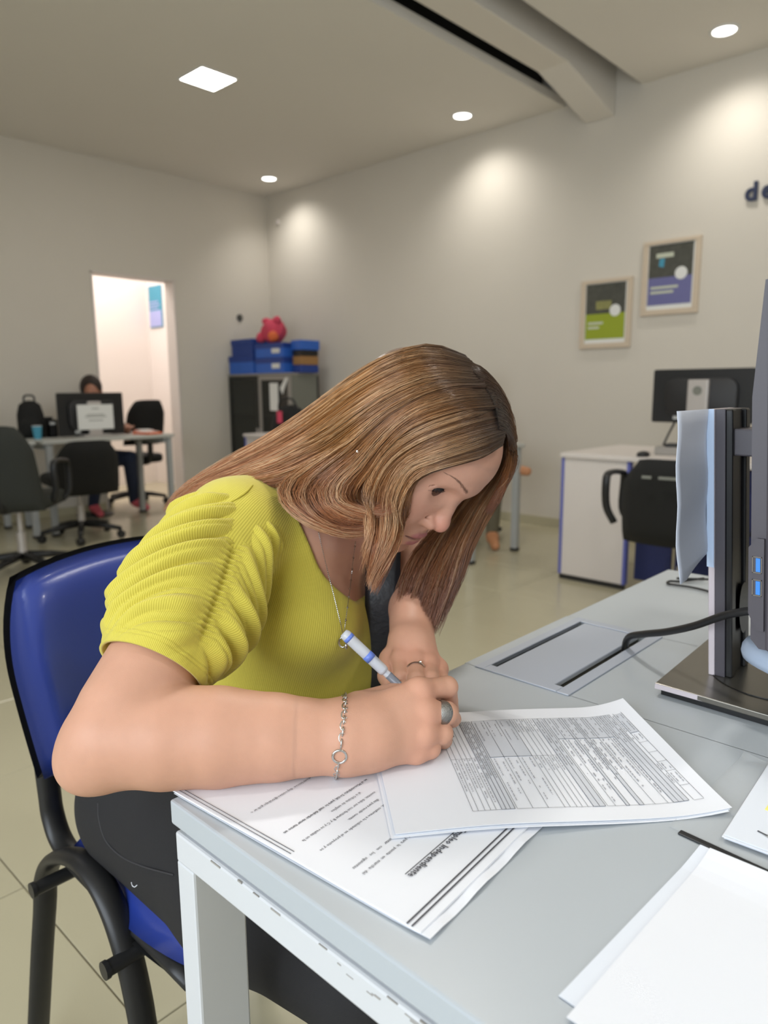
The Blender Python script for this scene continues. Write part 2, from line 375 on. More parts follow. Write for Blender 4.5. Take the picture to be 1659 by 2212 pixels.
def desk(label, x0, x1, y0, y1, h=.74, top='grey_top', legs=((0, 0), (0, 1), (1, 0), (1, 1)), leg_mat='grey_leg'):
    t = thing('office_desk', label, 'desk', (x0, y0, 0)); w, d = x1-x0, y1-y0
    obj('tabletop', g_box((0, 0, h-.028), (w, d, h), .004), top, t)
    for y_ in (.05, d-.08): obj('apron', g_box((.04, y_, h-.075), (w-.04, y_+.03, h-.028)), leg_mat, t)
    for a, b in legs:
        x = .03+a*(w-.09); y = .03+b*(d-.09)
        lg = obj('leg', g_box((x, y, .02), (x+.045, y+.045, h-.028), .005), leg_mat, t)
        obj('foot', g_box((x-.002, y-.002, 0), (x+.047, y+.047, .022), .004), 'dark_plastic', lg)
    return t
def monitor_back(label, cx, y, z0, w, h, sheet=False, axis='y', logo=True, name='computer_monitor'):
    """monitor whose back faces local -y; origin on the desk"""
    t = thing(name, label, 'monitor', (cx, y, .7425), 0)
    if axis == 'x': t.rotation_euler = (0, 0, R(90))
    z0 -= .74
    hs = g_prism(rrect(w, h, .012, 4), -.012, .012, .003); obj('screen_housing', g_xf(hs, (0, .012, z0+h/2), (R(90), 0, 0)), 'black_plastic', t)
    obj('back_bulge', g_xf(g_prism(rrect(w*.72, h*.7, .06, 5), 0, .03, .012), (0, 0, z0+h*.48), (R(90), 0, 0)), 'dark_plastic', t, 40)
    obj('display', g_box((-w/2+.012, .0235, z0+.016), (w/2-.012, .0255, z0+h-.012)), 'screen_dark', t)
    col = obj('stand_column', g_box((-.055, -.062, .012), (.055, -.030, z0+h*.80), .006), 'silver', t)
    if logo:
        obj('logo_ring', g_xf(g_join(g_lathe([(.021, -.0008), (.025, -.0008), (.025, .0008), (.021, .0008)], 24)), (0, -.0628, z0+h*.60), (R(90), 0, 0)), 'cabinet_grey', col)
        obj('logo_text', g_frame(g_text('DELL', .017, .0004, .0004, 2, 'CENTER'), (0, -.0628, z0+h*.60-.006), (1, 0, 0), (0, 0, 1), (0, -1, 0)), 'cabinet_grey', col)
    obj('stand_base', g_prism(rrect(.24, .19, .02, 4, 0, -.01), 0, .014, .003), 'silver', t)
    obj('label_sticker', g_box((-w*.27, -.004, z0+.02), (-w*.19, -.0005, z0+.045)), 'pale_sheet', t)
    if sheet:
        s = obj('taped_sheet', g_box((-.15, -.0655, z0+.05), (.15, -.064, z0+.25)), 'pale_sheet', t)
        obj('printed_lines', g_join(*[g_box((-ln, -.0662, z), (ln, -.0654, z+.006)) for ln, z in ((.03, z0+.215), (.075, z0+.165), (.09, z0+.15), (.06, z0+.12))]), 'cabinet_grey', s)
    return t
# --- right rear desk
d2 = thing('office_desk', 'white desk with blue edged end panel near the back wall at right', 'desk', (-1.52, 3.38, 0))
obj('tabletop', g_box((0, 0, .715), (2.2, .75, .742), .004), 'white_panel', d2)
obj('end_panel', g_box((.018, .02, .03), (.392, .05, .715), .002), 'white_panel', d2)
obj('end_panel_plinth', g_box((.005, .025, 0), (.40, .05, .03)), 'dark_plastic', d2)
for x in (0, .392): obj('edge_strip', g_box((x, .016, .03), (x+.018, .054, .715), .003), 'blue_edge', d2)
for x0, x1 in ((.42, .62), (.64, 1.30), (1.32, 2.1)): obj('modesty_panel', g_box((x0, .11, .05), (x1, .135, .70), .003), 'blue_panel', d2)
obj('side_panel', g_box((2.12, .03, 0), (2.15, .72, .715), .003), 'white_panel', d2)
obj('rear_leg', g_box((.03, .66, 0), (.08, .71, .715), .003), 'grey_leg', d2)
monitor_back('black monitor seen from behind with silver stand on the white rear desk', -.915, 3.82, .905, .545, .297)
mouse = tag(obj('computer_mouse', g_xf(g_lathe([(0, 0), (.028, 0), (.032, .010), (.026, .022), (.012, .028), (0, .029)], 18), (-1.06, 3.44, .742), (0, 0, 0), (1, 1.6, 1)), 'black_plastic', None, True), 'black mouse on the corner of the white rear desk', 'mouse')
bx = thing('docking_unit', 'small grey box with black lid under the rear monitor', 'device', (-.99, 3.62, .742), R(8))
obj('case', g_box((-.07, -.05, 0), (.13, .05, .045), .006), 'cabinet_frame', bx); obj('lid', g_box((-.02, -.045, .045), (.125, .045, .062), .005), 'black_plastic', bx)
tag(obj('monitor_cable', g_tube(smooth_path([(-1.04, 3.79, .91), (-1.05, 3.72, .83), (-1.07, 3.72, .77), (-1.06, 3.73, .749), (-1.02, 3.76, .748)], 6), .006, 8), 'dark_plastic', None, True), 'dark cable hanging from the rear monitor to the desk', 'cable')
office_chair('black armchair on casters in front of the white rear desk', (-.69, 3.10, 0), R(97), back_h=.40, z0=.40, back_w=.46, logo=True, arm_w=.34)
# --- left rear desk with its monitor
d1 = desk('grey steel desk by the doorway with a monitor on it', -5.60, -4.99, 1.88, 2.98)
m1 = monitor_back('black monitor by the doorway with a white sheet taped to its back', -5.27, 2.40, .745, .55, .345, sheet=True, axis='x', logo=False)
office_chair('black armless office chair pushed against the desk by the doorway', (-4.80, 2.04, 0), R(172), arms=False, back_h=.40, back_w=.46, z0=.36)
office_chair('dark grey office chair at the left edge of the picture', (-4.02, 1.32, 0), R(140), fabric='dark_grey_fabric', arms=True, back_h=.50, z0=.42)
dl = desk('bare grey desk at the left edge behind the dark grey chair', -5.70, -5.02, .62, 1.84)
office_chair('black office chair standing in the doorway behind the desk', (-6.02, 3.12, 0), R(186), arms=False, back_h=.42, z0=.60, back_w=.42)
for k, (x, y, rz, lb) in enumerate(((-5.12, 2.80, .3, 'crumpled orange folder lying near the desk monitor by the doorway'), (-5.38, 2.92, -.2, 'orange folder at the far corner of the desk by the doorway'))):
    f = thing('orange_folder', lb, 'folder', (x, y, .741), rz)
    obj('cover', g_xf(g_prism([(-.10, -.07), (.09, -.08), (.11, .06), (-.08, .08)], 0, .018, .004)), 'orange', f); obj('sheets', g_box((-.08, -.06, .018), (.08, .055, .024)), 'pale_sheet', f)
cn = thing('orange_bottle', 'slim orange bottle on the desk by the doorway', 'bottle', (-5.53, 2.70, .741))
obj('body', g_lathe([(0, 0), (.032, 0), (.034, .01), (.034, .12), (.014, .17), (.012, .19)], 18), 'orange', cn, 40); obj('cap', g_lathe([(.0135, .19), (.0135, .215), (0, .215)], 14), 'white_metal', cn)
# bag, cup, box on the left desk
bp = thing('backpack', 'black backpack standing on the left end of the doorway desk', 'backpack', (-5.46, 1.985, .741), R(-30))
obj('body', g_xf(g_lathe([(0, 0), (.09, 0), (.10, .04), (.10, .18), (.08, .26), (.04, .29), (0, .295)], 20), sc=(.75, 1, 1)), 'black_fabric', bp, True)
obj('pocket', g_xf(g_lathe([(0, 0), (.07, 0), (.09, .03), (.085, .11), (.05, .14), (0, .145)], 16), (.055, 0, .02), sc=(.45, .8, 1)), 'black_fabric', bp, True)
obj('handle', g_tube(smooth_path([(0, -.04, .29), (0, -.03, .33), (0, .03, .33), (0, .04, .29)], 5), .008, 8), 'black_plastic', bp, True)
cp = thing('paper_cup', 'teal paper cup in front of the black backpack', 'cup', (-5.26, 1.95, .741))
obj('cup', g_lathe([(0, 0), (.027, 0), (.037, .10), (.035, .10), (.026, .006), (0, .006)], 20), 'teal', cp, 40); obj('rim', g_xf(g_tube([(.036*math.cos(a), .036*math.sin(a), .10) for a in np.linspace(0, 2*math.pi, 20, False)], .002, 6, True)), 'pale_sheet', cp)
hb = thing('desk_organizer', 'black desk organizer with white papers beside the backpack', 'organizer', (-5.42, 2.12, .741), R(0))
obj('box', g_join(g_box((-.05, -.035, 0), (.05, .035, .012)), g_box((-.05, -.035, 0), (-.04, .035, .16)), g_box((.04, -.035, 0), (.05, .035, .10)), g_box((-.05, -.035, 0), (.05, -.027, .14)), g_box((-.05, .027, 0), (.05, .035, .14))), 'black_plastic', hb)
obj('papers', g_box((-.038, -.025, .012), (.038, .025, .12), .004), 'pale_sheet', hb)
pp = thing('partition', 'pale partition screen at the very left edge behind the desk', 'partition', (-5.76, 1.72, 0))
obj('screen', g_box((0, -.9, .08), (.03, 0, 1.12), .004), 'pale_sheet', pp); obj('post', g_box((-.004, 0, 0), (.034, .03, 1.14), .004), 'grey_leg', pp)
# --- filing cabinet in the corner
cab = thing('glass_cabinet', 'dark glass door cabinet in the room corner under the blue boxes', 'cabinet', (-5.92, 4.20, 0))
CW, CD, CH = 1.02, .36, 1.265
obj('carcass', g_join(g_box((0, .02, 0), (.02, CD, CH-.02)), g_box((CW-.02, .02, 0), (CW, CD, CH-.02)), g_box((0, CD-.02, 0), (CW, CD, CH-.02)), g_box((0, .02, 0), (CW, CD, .05))), 'cabinet_grey', cab)
obj('top', g_box((-.005, 0, CH-.02), (CW+.005, CD+.005, CH), .003), 'cabinet_frame', cab)
obj('back_lining', g_box((.02, CD-.03, .05), (CW-.02, CD-.021, CH-.02)), 'cabinet_inside', cab)
for z in (.42, .82): obj('shelf', g_box((.02, .04, z), (CW-.02, CD-.03, z+.02)), 'cabinet_inside', cab)
for x0 in (.0, CW/2):
    dr = obj('door', g_join(g_box((x0+.005, 0, .06), (x0+.045, .02, CH-.025), .002), g_box((x0+CW/2-.045, 0, .06), (x0+CW/2-.005, .02, CH-.025), .002), g_box((x0+.045, 0, .06), (x0+CW/2-.045, .02, .10), .002), g_box((x0+.045, 0, CH-.065), (x0+CW/2-.045, .02, CH-.025), .002)), 'cabinet_frame' if x0 else 'cabinet_inside', cab)
    obj('door_glass', g_box((x0+.045, .007, .10), (x0+CW/2-.045, .013, CH-.065)), 'smoked_glass', dr)
    hx = x0+CW/2-.025 if not x0 else x0+.025
    obj('door_handle', g_box((hx-.006, -.018, .60), (hx+.006, 0, .72), .003), 'silver', dr)
sh = obj('taped_notice', g_box((.70, -.004, .90), (.83, -.001, 1.17)), 'pale_sheet', cab); obj('taped_flyer', g_prism([(.86, 1.12), (.95, 1.22), (.99, 1.22), (.90, 1.06)], .001, .003), 'plush_lilac' if 'plush_lilac' in MATS else 'pale_sheet', cab).rotation_euler = (R(90), 0, 0)
def file_box(label, x, y, z, w, d, h, rz=0, m='file_blue', lid=True, tagn=0):
    t = thing('file_box', label, 'box', (x, y, z), rz, 'file boxes on the corner cabinet')
    obj('body', g_box((-w/2, -d/2, 0), (w/2, d/2, h-.002), .006), m, t)
    if lid: obj('lid', g_box((-w/2-.006, -d/2-.006, h*.66), (w/2+.006, d/2+.006, h), .006), m if m != 'file_blue' else 'file_blue_dark', t)
    if tagn: obj('paper_label', g_box((w*.12, -d/2-.009, h*.30), (w*.40, -d/2-.006, h*.62)), 'pale_sheet', t)
    return t
zt = CH
file_box('dark blue file box at the bottom left of the stack on the corner cabinet', -5.70, 4.36, zt, .40, .30, .185, .03, 'file_blue')
file_box('dark blue file box at the top left of the stack on the corner cabinet', -5.67, 4.36, zt+.185, .37, .30, .165, -.02, 'file_blue_dark')
file_box('bright blue file box with a beige label low in the middle of the stack', -5.22, 4.33, zt, .44, .26, .15, .0, 'file_blue', True, 1)
file_box('bright blue file box with two pale stripes just below the pink plush toy', -5.22, 4.33, zt+.15, .43, .26, .14, .02, 'file_blue', True, 1)
xr_ = -4.94+.04
file_box('blue file box at the foot of the right hand pile beside the brown box', xr_, 4.40, zt, .13, .22, .075, 0, 'file_blue_dark', False)
file_box('brown cardboard box in the right hand pile on the corner cabinet', xr_, 4.40, zt+.075, .13, .22, .085, 0, 'cardboard', False)
file_box('black box between the brown and blue ones on the corner cabinet', xr_, 4.40, zt+.16, .13, .22, .055, 0, 'black_plastic', False)
file_box('blue box topping the right hand pile on the corner cabinet', xr_, 4.40, zt+.215, .15, .24, .095, 0, 'file_blue', False)
def g_lump(c, r, seed, n=16, amp=.18, sc=(1, 1, 1)):
    rnd = np.random.RandomState(seed); ph = rnd.rand(6)*6.28; V = []; F = []
    for i in range(n+1):
        th = math.pi*i/n
        for k in range(2*n):
            a = math.pi*k/n; q = 1+amp*(math.sin(3*a+ph[0])*math.sin(2*th+ph[1])+.6*math.sin(5*a+ph[2])*math.sin(3*th+ph[3]))*math.sin(th)
            V.append((c[0]+r*q*sc[0]*math.sin(th)*math.cos(a), c[1]+r*q*sc[1]*math.sin(th)*math.sin(a), c[2]+r*q*sc[2]*math.cos(th)))
    m = 2*n
    for i in range(n):
        for k in range(m): F.append((i*m+k, (i+1)*m+k, (i+1)*m+(k+1) % m, i*m+(k+1) % m))
    return np.array(V), F
pl = thing('plush_toy', 'round pink plush toy on top of the blue file boxes', 'toy', (-5.25, 4.30, zt+.305))
obj('body', g_lump((0, 0, .105), .125, 3, 18, .10, (1.05, .9, .95)), 'plush_pink', pl, True)
obj('ear', g_lump((-.09, -.02, .20), .04, 5, 10), 'plush_pink', pl, True); obj('ear', g_lump((.08, -.02, .205), .04, 6, 10), 'plush_pink', pl, True)
obj('paw', g_lump((-.13, -.06, .05), .05, 8, 10), 'plush_pink', pl, True); obj('paw', g_lump((.09, -.08, .05), .05, 9, 10), 'orange', pl, True)
# --- small desk behind the woman
d3 = thing('office_desk', 'white desk end panel with a blue edge in front of the corner cabinet', 'desk', (-4.70, 3.48, 0))
obj('tabletop', g_box((0, 0, .70), (1.1, .5, .725), .004), 'white_panel', d3); obj('end_panel', g_box((.02, .02, .03), (.42, .05, .70), .002), 'white_panel', d3); obj('edge_strip', g_box((0, .016, .03), (.02, .054, .70), .003), 'blue_edge', d3)
obj('leg', g_box((1.03, .03, 0), (1.07, .07, .70)), 'grey_leg', d3); obj('leg', g_box((1.03, .43, 0), (1.07, .47, .70)), 'grey_leg', d3); obj('leg', g_box((.03, .43, 0), (.07, .47, .70)), 'grey_leg', d3)
bb = thing('black_bag', 'black bag with pink tags piled on the white desk by the corner cabinet', 'bag', (-4.33, 3.72, .725), R(20))
obj('body', g_xf(g_lathe([(0, 0), (.15, 0), (.17, .05), (.15, .16), (.09, .22), (.03, .25), (0, .25)], 18), sc=(1.1, .7, 1)), 'black_fabric', bb, True)
obj('strap', g_tube(smooth_path([(-.1, -.02, .17), (-.07, -.05, .28), (.05, -.05, .30), (.1, -.02, .17)], 5), .010, 8), 'black_plastic', bb, True)
obj('tag', g_box((-.06, -.125, .10), (-.01, -.118, .20), .002), 'plush_pink', bb)
# --- desk and chair of the person hidden behind the woman's head
desk('grey desk with slim legs by the back wall behind the woman', -3.35, -2.07, 3.28, 3.88)
# ================================================================= the writing desk
DX, DY, DZT = .82, 1.14, .74
wd = thing('writing_desk', 'light grey office desk with steel frame the woman writes on', 'desk', (0, 0, 0))
gx0, gx1, gy0, gy1 = .028, .150, .452, .722       # cable flap opening
sl0, sl1 = .128, .141                             # open slot beside the flap
obj('tabletop', g_join(g_box((0, 0, DZT-.024), (DX, gy0, DZT), .0022), g_box((0, gy1, DZT-.024), (DX, DY, DZT), .0022), g_box((0, gy0-.003, DZT-.024), (gx0, gy1+.003, DZT), .0), g_box((gx1, gy0-.003, DZT-.024), (DX, gy1+.003, DZT), .0)), 'desk_top', wd)
gm = obj('cable_flap', g_box((gx0+.012, gy0+.012, DZT-.006), (sl0, gy1-.012, DZT+.0008), .0015), 'grommet', wd)
obj('flap_frame', g_join(g_box((gx0-.01, gy0-.006, DZT), (gx0+.004, gy1+.006, DZT+.002), .001), g_box((sl1, gy0-.006, DZT), (gx1+.008, gy1+.006, DZT+.002), .001), g_box((gx0+.004, gy0-.006, DZT), (sl1, gy0+.012, DZT+.002), .001), g_box((gx0+.004, gy1-.012, DZT), (sl1, gy1+.006, DZT+.002), .001)), 'grommet', gm)
obj('flap_tray', g_box((gx0, gy0+.012, DZT-.012), (sl0, gy1-.012, DZT-.0065)), 'dark_plastic', gm)
FZ = .711
for y0 in (0.0, DY-.055):
    fr = obj('top_rail', g_box((.006, y0, FZ-.030), (DX-.006, y0+.055, FZ), .0025), 'desk_frame', wd)
    obj('spacer', g_box((.02, y0+.008, FZ), (DX-.02, y0+.047, DZT-.024)), 'grommet', fr)
    for x0 in (.006, DX-.034):
        lg = obj('leg', g_box((x0, y0, .01), (x0+.028, y0+.055, FZ-.029), .0025), 'desk_frame', wd); obj('foot', g_box((x0+.002, y0+.004, 0), (x0+.026, y0+.051, .011)), 'dark_plastic', lg)
for x0 in (.10, DX-.14): obj('cross_rail', g_box((x0, .055, FZ-.028), (x0+.03, DY-.055, FZ-.002), .002), 'desk_frame', wd)
rs = random.Random(4); sc = []
for k in range(9):
    x = .03+.30*rs.random()**.8; z = FZ-.001-rs.random()*.004
    sc.append(g_box((x, -.0004, z), (x+.003+.012*rs.random(), .0005, z+.0006+.001*rs.random())))
for k in range(6):
    x = .22+.08*rs.random(); z = FZ-.012+.010*rs.random(); sc.append(g_box((x, -.0004, z), (x+.002+.006*rs.random(), .0005, z+.0005+.0008*rs.random())))
obj('scuff_marks', g_join(*sc), 'scuff', wd, kind='stuff')
# ================================================================= papers
mat('paper', (230, 232, 238), .75, bump=.02, bscale=900)
mat('paper_cool', (224, 229, 238), .75)
def g_sheet(o, ux, uy, w, h, z, th=.0004, nx=14, ny=18, f=None):
    """paper with real thickness; o lower-left, ux/uy unit 2D axes, f(u,v)->extra lift"""
    o = np.array(o, float); ux = np.array(ux, float); uy = np.array(uy, float); V = []; F = []
    for s in (0, 1):
        for j in range(ny+1):
            for i in range(nx+1):
                u, v = i/nx, j/ny; p = o+ux*w*u+uy*h*v; V.append((p[0], p[1], z+(f(u, v) if f else 0)+(th if s else 0)))
    n = (nx+1)*(ny+1)
    for j in range(ny):
        for i in range(nx):
            a = j*(nx+1)+i; F.append((a, a+nx+1, a+nx+2, a+1)); F.append((n+a, n+a+1, n+a+nx+2, n+a+nx+1))
    rim = list(range(nx+1))+[j*(nx+1)+nx for j in range(1, ny+1)]+[ny*(nx+1)+i for i in range(nx-1, -1, -1)]+[j*(nx+1) for j in range(ny-1, 0, -1)]
    for a, b in zip(rim, rim[1:]+rim[:1]): F.append((a, b, n+b, n+a))
    return np.array(V), F
def rot2(d): c, s = math.cos(R(d)), math.sin(R(d)); return np.array([c, s]), np.array([-s, c])
# --- guideline document (reader sits at -x: text up is +x, reading direction -y)
dup = np.array([.9973, .0733]); drt = np.array([.0733, -.9973])
d_o = np.array([.280, .028])-dup*.297-drt*.210
wave = lambda u, v: .0008+.0035*max(0, (u-.86)/.14)**2*(.5+.5*math.sin(v*17))
tag(obj('paper_sheet', g_sheet(d_o+dup*.012+drt*.002, drt, dup, .208, .291, DZT+.0006, f=lambda u, v: .0004+.002*max(0, (v-.9)/.1)*(.5+.5*math.sin(u*21))), 'paper'), 'wavy white sheet under the printed guideline pages', 'paper')
pk = tag(obj('paper_stack', g_sheet(d_o, drt, dup, .210, .295, DZT+.0026, .0016, f=lambda u, v: .0003*math.sin(9*v+3*u)), 'paper'), 'stack of printed guideline pages lying under the forearm', 'paper')
zt_ = DZT+.0047
seams = [g_frame(g_box((0, v, 0), (.210, v+.0011, .0003)), (*d_o, zt_), (*drt, 0), (*dup, 0)) for v in (.2825, .2868)]
seams += [g_frame(g_box((u, .0, 0), (u+.0004, .165, .0003)), (*d_o, zt_), (*drt, 0), (*dup, 0)) for u in (.2035, .2070)]
obj('sleeve_seam', g_join(*seams), 'ink', pk)
def dtext(s, v, u_end=.190, size=.0043, bold=.00002, sp=1.0):
    return g_frame(g_text(s, size, bold, 0, 1, 'RIGHT', 0, sp), (*(d_o+drt*u_end+dup*v), zt_+.0002), (*drt, 0), (*dup, 0))
ttl = dtext('Programa de Empleo Independiente', .2530, .170, .0084, .00016)
tx0, tx1 = .163-(.163-.030), .163
lines = [ttl, g_frame(g_box((.032, .2508, 0), (.170, .2514, .0002)), (*d_o, zt_), (*drt, 0), (*dup, 0)),
    dtext('la  transferencia  de  fondos  para  la  puesta  en  marcha  del', .2245), dtext('deberán   cumplimentar   con   los   siguientes', .2145),
    dtext('cuotas, conforme a lo solicitado en el proyecto y se', .1795), dtext('días para rendir cuenta.', .1695, .145), dtext('cuentas, debe ser con facturas B y C y se realiza en la', .1595),
    dtext('al u Oficina de empleo', .1495, .145), dtext('en el Monotributo Social, para lo cual deberán sacar turno en', .1395, .192, .0043, .00008), dtext('los correos electrónicos: dispositivo@trabajo.gob.ar o', .0955)]
obj('title_text', lines[0], 'ink', pk); obj('title_underline', lines[1], 'ink', pk); obj('body_text', g_join(*lines[2:]), 'ink', pk, kind='stuff')
# --- the form being filled in
fr_, fu = np.array([.76925, -.63895]), np.array([.63895, .76925])
f_o = np.array([.2210, .4579])-fu*.297
sst = lambda a, b, x: (lambda t: t*t*(3-2*t))(min(1, max(0, (x-a)/(b-a))))
lift = lambda u, v: .0010-.0050*sst(.35, .85, v*.8+u*.2)+.010*max(0, (v-.80)/.2)**2*(1-.6*u)+.0016*math.sin(5*v)*u+.003*max(0, (u-.7)/.3)**2*max(0, v-.5)
ztop = DZT+.0066
for k, (du, dv, lb) in enumerate(((.004, -.004, 'blank white sheet just under the form, its corner showing'), (.002, -.002, 'second white sheet under the form'))):
    tag(obj('paper_sheet', g_sheet(f_o+fr_*du+fu*dv, fr_, fu, .212, .297, DZT+.0048+.0006*k, .0003, f=lambda u, v: lift(u, v)*.95), 'paper_cool' if k else 'paper'), lb, 'paper')
fm = tag(obj('application_form', g_sheet(f_o, fr_, fu, .2135, .297, ztop, f=lift, nx=40, ny=60), 'paper'), 'white application form with printed grey tables under the pen', 'form')
def on_form(g, dz=.0005):
    V = np.asarray(g[0], float).copy(); z = np.array([lift(min(1, max(0, a/.2135)), min(1, max(0, b/.297))) for a, b in V[:, :2]])
    V2 = np.concatenate([f_o+np.outer(V[:, 0], fr_)+np.outer(V[:, 1], fu), (ztop+.0004+dz+z+V[:, 2]*0)[:, None]], 1); return V2, g[1]
def strip(u0, v0, u1, v1, n=8):
    """flat quad strip subdivided so it follows the paper's lift"""
    V = []; F = []; nu = n if u1-u0 > .02 else 1; nv = n if v1-v0 > .02 else 1
    for j in range(nv+1):
        for i in range(nu+1): V.append((u0+(u1-u0)*i/nu, v0+(v1-v0)*j/nv, 0))
    for j in range(nv):
        for i in range(nu): a = j*(nu+1)+i; F.append((a, a+1, a+nu+2, a+nu+1))
    return np.array(V), F
U0, U1, UM, UG = .0255, .1935, .1045, .0715
hl = [.0703, .0752, .0811, .0861, .0910, .0960, .0999, .1039, .1079, .1099, .1239, .1379, .1530, .1580, .1641, .1691, .1742, .1793, .1850, .1905, .1925, .1997, .2099, .2130, .2222, .2265, .2367, .2491, .2543, .2590, .2640, .2688, .2730, .2824]
greys = [(U0, .0960, U1, .1079), (U0, .1099, UM, .1530), (U0, .1793, U1, .1905), (U0, .1925, UG, .2688), (U0, .2099, U1, .2130), (U0, .2222, U1, .2265), (U0, .2543, U1, .2688), (.0290, .2730, .0693, .2824)]
obj('form_shading', g_join(*[on_form(strip(*q, 24), .0004) for q in greys]), 'print_grey', fm)
lw = .00017
L = [strip(U0, v-lw, U1, v+lw, 24) for v in hl if not (.2130 < v < .2222)]
for u, v0, v1 in ((U0, .0703, .1079), (U1, .0703, .1079), (U0, .1099, .1905), (U1, .1099, .1905), (UM, .0703, .0960), (UM, .1099, .1793), (U0, .1925, .2688), (U1, .1925, .2688), (UG, .1925, .2543), (U0+.003, .2730, .2824), (U1+.001, .2730, .2824), (.0693, .2730, .2824), (.090, .2730, .2824), (.110, .2730, .2824), (.128, .2730, .2824), (.145, .2730, .2824), (.170, .2730, .2824)):
    L.append(strip(u-lw, v0, u+lw, v1, 24))
obj('form_lines', g_join(*[on_form(q, .0007) for q in L]), 'ink', fm)
# illegible small print: rows of short word marks
rw = random.Random(11)
def words_row(u0, u1, v, hgt=.0009, fill=.80):
    out = []; u = u0
    while u < u1:
        w = rw.uniform(.0016, .0062); w = min(w, u1-u)
        if rw.random() < fill: out.append(strip(u, v, u+w, v+hgt*rw.uniform(.75, 1.1), 1))
        u += w+.0011
    return out
M = []
for a, b, n in zip(hl[:-1], hl[1:], range(99)):
    hgt = b-a
    if hgt < .0035: continue
    k = 2 if hgt > .009 else 1
    for j in range(k):
        v = a+hgt*(j+.5)/k-.0006
        if v < .0955: M += words_row(UM+.002, U1-.035*rw.random()-.005, v)
        elif v < .108: M += words_row(U0+.002, U1-.05, v, .0012)
        elif v < .153: M += words_row(U0+.004, U0+.030+.03*rw.random(), v); M += words_row(UM+.003, U1-.04*rw.random()-.006, v)
        elif v < .18: M += words_row(U0+.002, U0+.03, v); M += words_row(UM+.002, UM+.028, v)
        elif v < .1905: M += words_row(U0+.002, UM+.02, v, .0012)
        elif v < .255: M += words_row(U0+.003, UG-.012*rw.random()-.002, v, .001); M += words_row(UG+.003, U1-.06*rw.random()-.004, v, .0012, .85 if v > .23 else .5)
        elif v < .2688: M += words_row(U0+.002, .085, v, .0013)
        else: M += words_row(.031, .066, v, .001); M += words_row(.074, .085, v); M += words_row(.131, .142, v); M += words_row(.149, .165, v)
obj('form_small_print', g_join(*[on_form(q, .0009) for q in M]), 'ink_fine', fm, kind='stuff')
# --- blank sheets bottom right
wr, wu = rot2(-3.0)
tag(obj('paper_sheet', g_sheet((.372, .048), wr, wu, .297, .206, DZT+.0006, f=lambda u, v: .0004+.003*max(0, (v-.85)/.15)), 'paper_cool'), 'blank white sheet mostly covered by another at the near right of the desk', 'paper')
tag(obj('paper_sheet', g_sheet((.384, .036), *rot2(-2.0), .297, .214, DZT+.0016, f=lambda u, v: .0010+.0045*max(0, (v-.8)/.2)**2+.001*math.sin(7*u)*v), 'paper'), 'large blank white sheet nearest the camera at the right', 'paper')
# --- clear plastic pocket with black spine and brochure stack
mat('clear_plastic', (235, 238, 240), .12, spec=.6, alpha=.16)
mat('yellow_print', (240, 232, 130), .7)
pr_, pu = rot2(-2.5)
pf = thing('plastic_pocket', 'clear plastic pocket with a black spine under the brochures', 'plastic pocket', (.36, .262, DZT))
cr = np.random.RandomState(3)
wr_ = lambda u, v: .0006+.0035*max(0, (v-.75)/.25)*(.5+.5*math.sin(23*u+5*math.sin(9*v)))*max(0, 1-1.2*u)
obj('film', g_sheet((.352, .266), pr_, pu, .24, .172, DZT+.0003, .0002, 40, 30, wr_), 'clear_plastic', pf, True, True)
obj('spine', g_frame(g_box((0, -.003, 0), (.10, .0032, .0018), .0006), (.362, .2640, DZT+.0002), (.996, -.085, 0), (.085, .996, 0)), 'black_plastic', pf, False, True)
for k in range(4):
    du, dv = .0010*math.sin(k*2.1), .0012*math.cos(k*1.7)
    o = tag(obj('brochure', g_sheet((.393+du, .277+dv), *rot2(2.5), .21, .160, DZT+.0022+k*.0011, .0008, 8, 8), 'paper_cool' if k % 2 else 'paper'), ['bottom brochure of the stack on the plastic pocket', 'second lowest brochure of the stack on the plastic pocket', 'second brochure from the top of the stack on the plastic pocket', 'top brochure with a grey pen picture and a yellow mark'][k], 'brochure', 'brochures on the plastic pocket')
    if k == 3:
        a, b = rot2(2.5); zz = DZT+.0022+3*.0011+.0012
        pen = g_xf(g_tube([(0, 0, 0), (.010, 0, 0), (.05, 0, 0)], [.0004, .0026, .0026], 10, ry=[.00005, .00012, .00012], up=(0, 0, 1)), (.414, .300, zz), (0, 0, R(-12)))
        obj('pen_picture', pen, 'grey_leg', o); obj('pen_tip_picture', g_xf(g_box((-.002, -.0007, 0), (.006, .0007, .0003)), (.414, .300, zz), (0, 0, R(-12))), 'ink', o)
        obj('yellow_mark', g_box((.407, .338, zz-.0004), (.424, .352, zz)), 'yellow_print', o)
# ================================================================= monitor at the right
mat('monitor_grey', (74, 70, 76), .45, noise=.04, nscale=400)
mat('monitor_black', (14, 14, 15), .35)
mat('stand_metal', (112, 108, 100), .28, metal=.65)
mat('usb_blue', (58, 132, 214), .4, emit=None)
mat('silver_edge', (206, 196, 200), .35, metal=.2)
mat('pale_blue_plastic', (168, 182, 202), .38)
mat('tissue', (206, 210, 220), .8, noise=.04, nscale=30, bump=.1, bscale=60)
mn = thing('desk_monitor', 'grey computer monitor on a stand at the right edge of the desk', 'monitor', (.33, .62, DZT))
def lean(g, x0, z0, k=-.067):
    V = np.asarray(g[0]).copy(); V[:, 0] += (V[:, 2]-z0)*k; return V, g[1]
bs = obj('stand_base', g_prism([(.232, .522), (.47, .515), (.48, .75), (.222, .765)], DZT+.008, DZT+.015, .001), 'stand_metal', mn, False, True)
obj('base_trim', g_join(g_box((.2325, .5205, DZT+.0085), (.47, .5222, DZT+.0145))), 'silver_edge', bs, False, True)
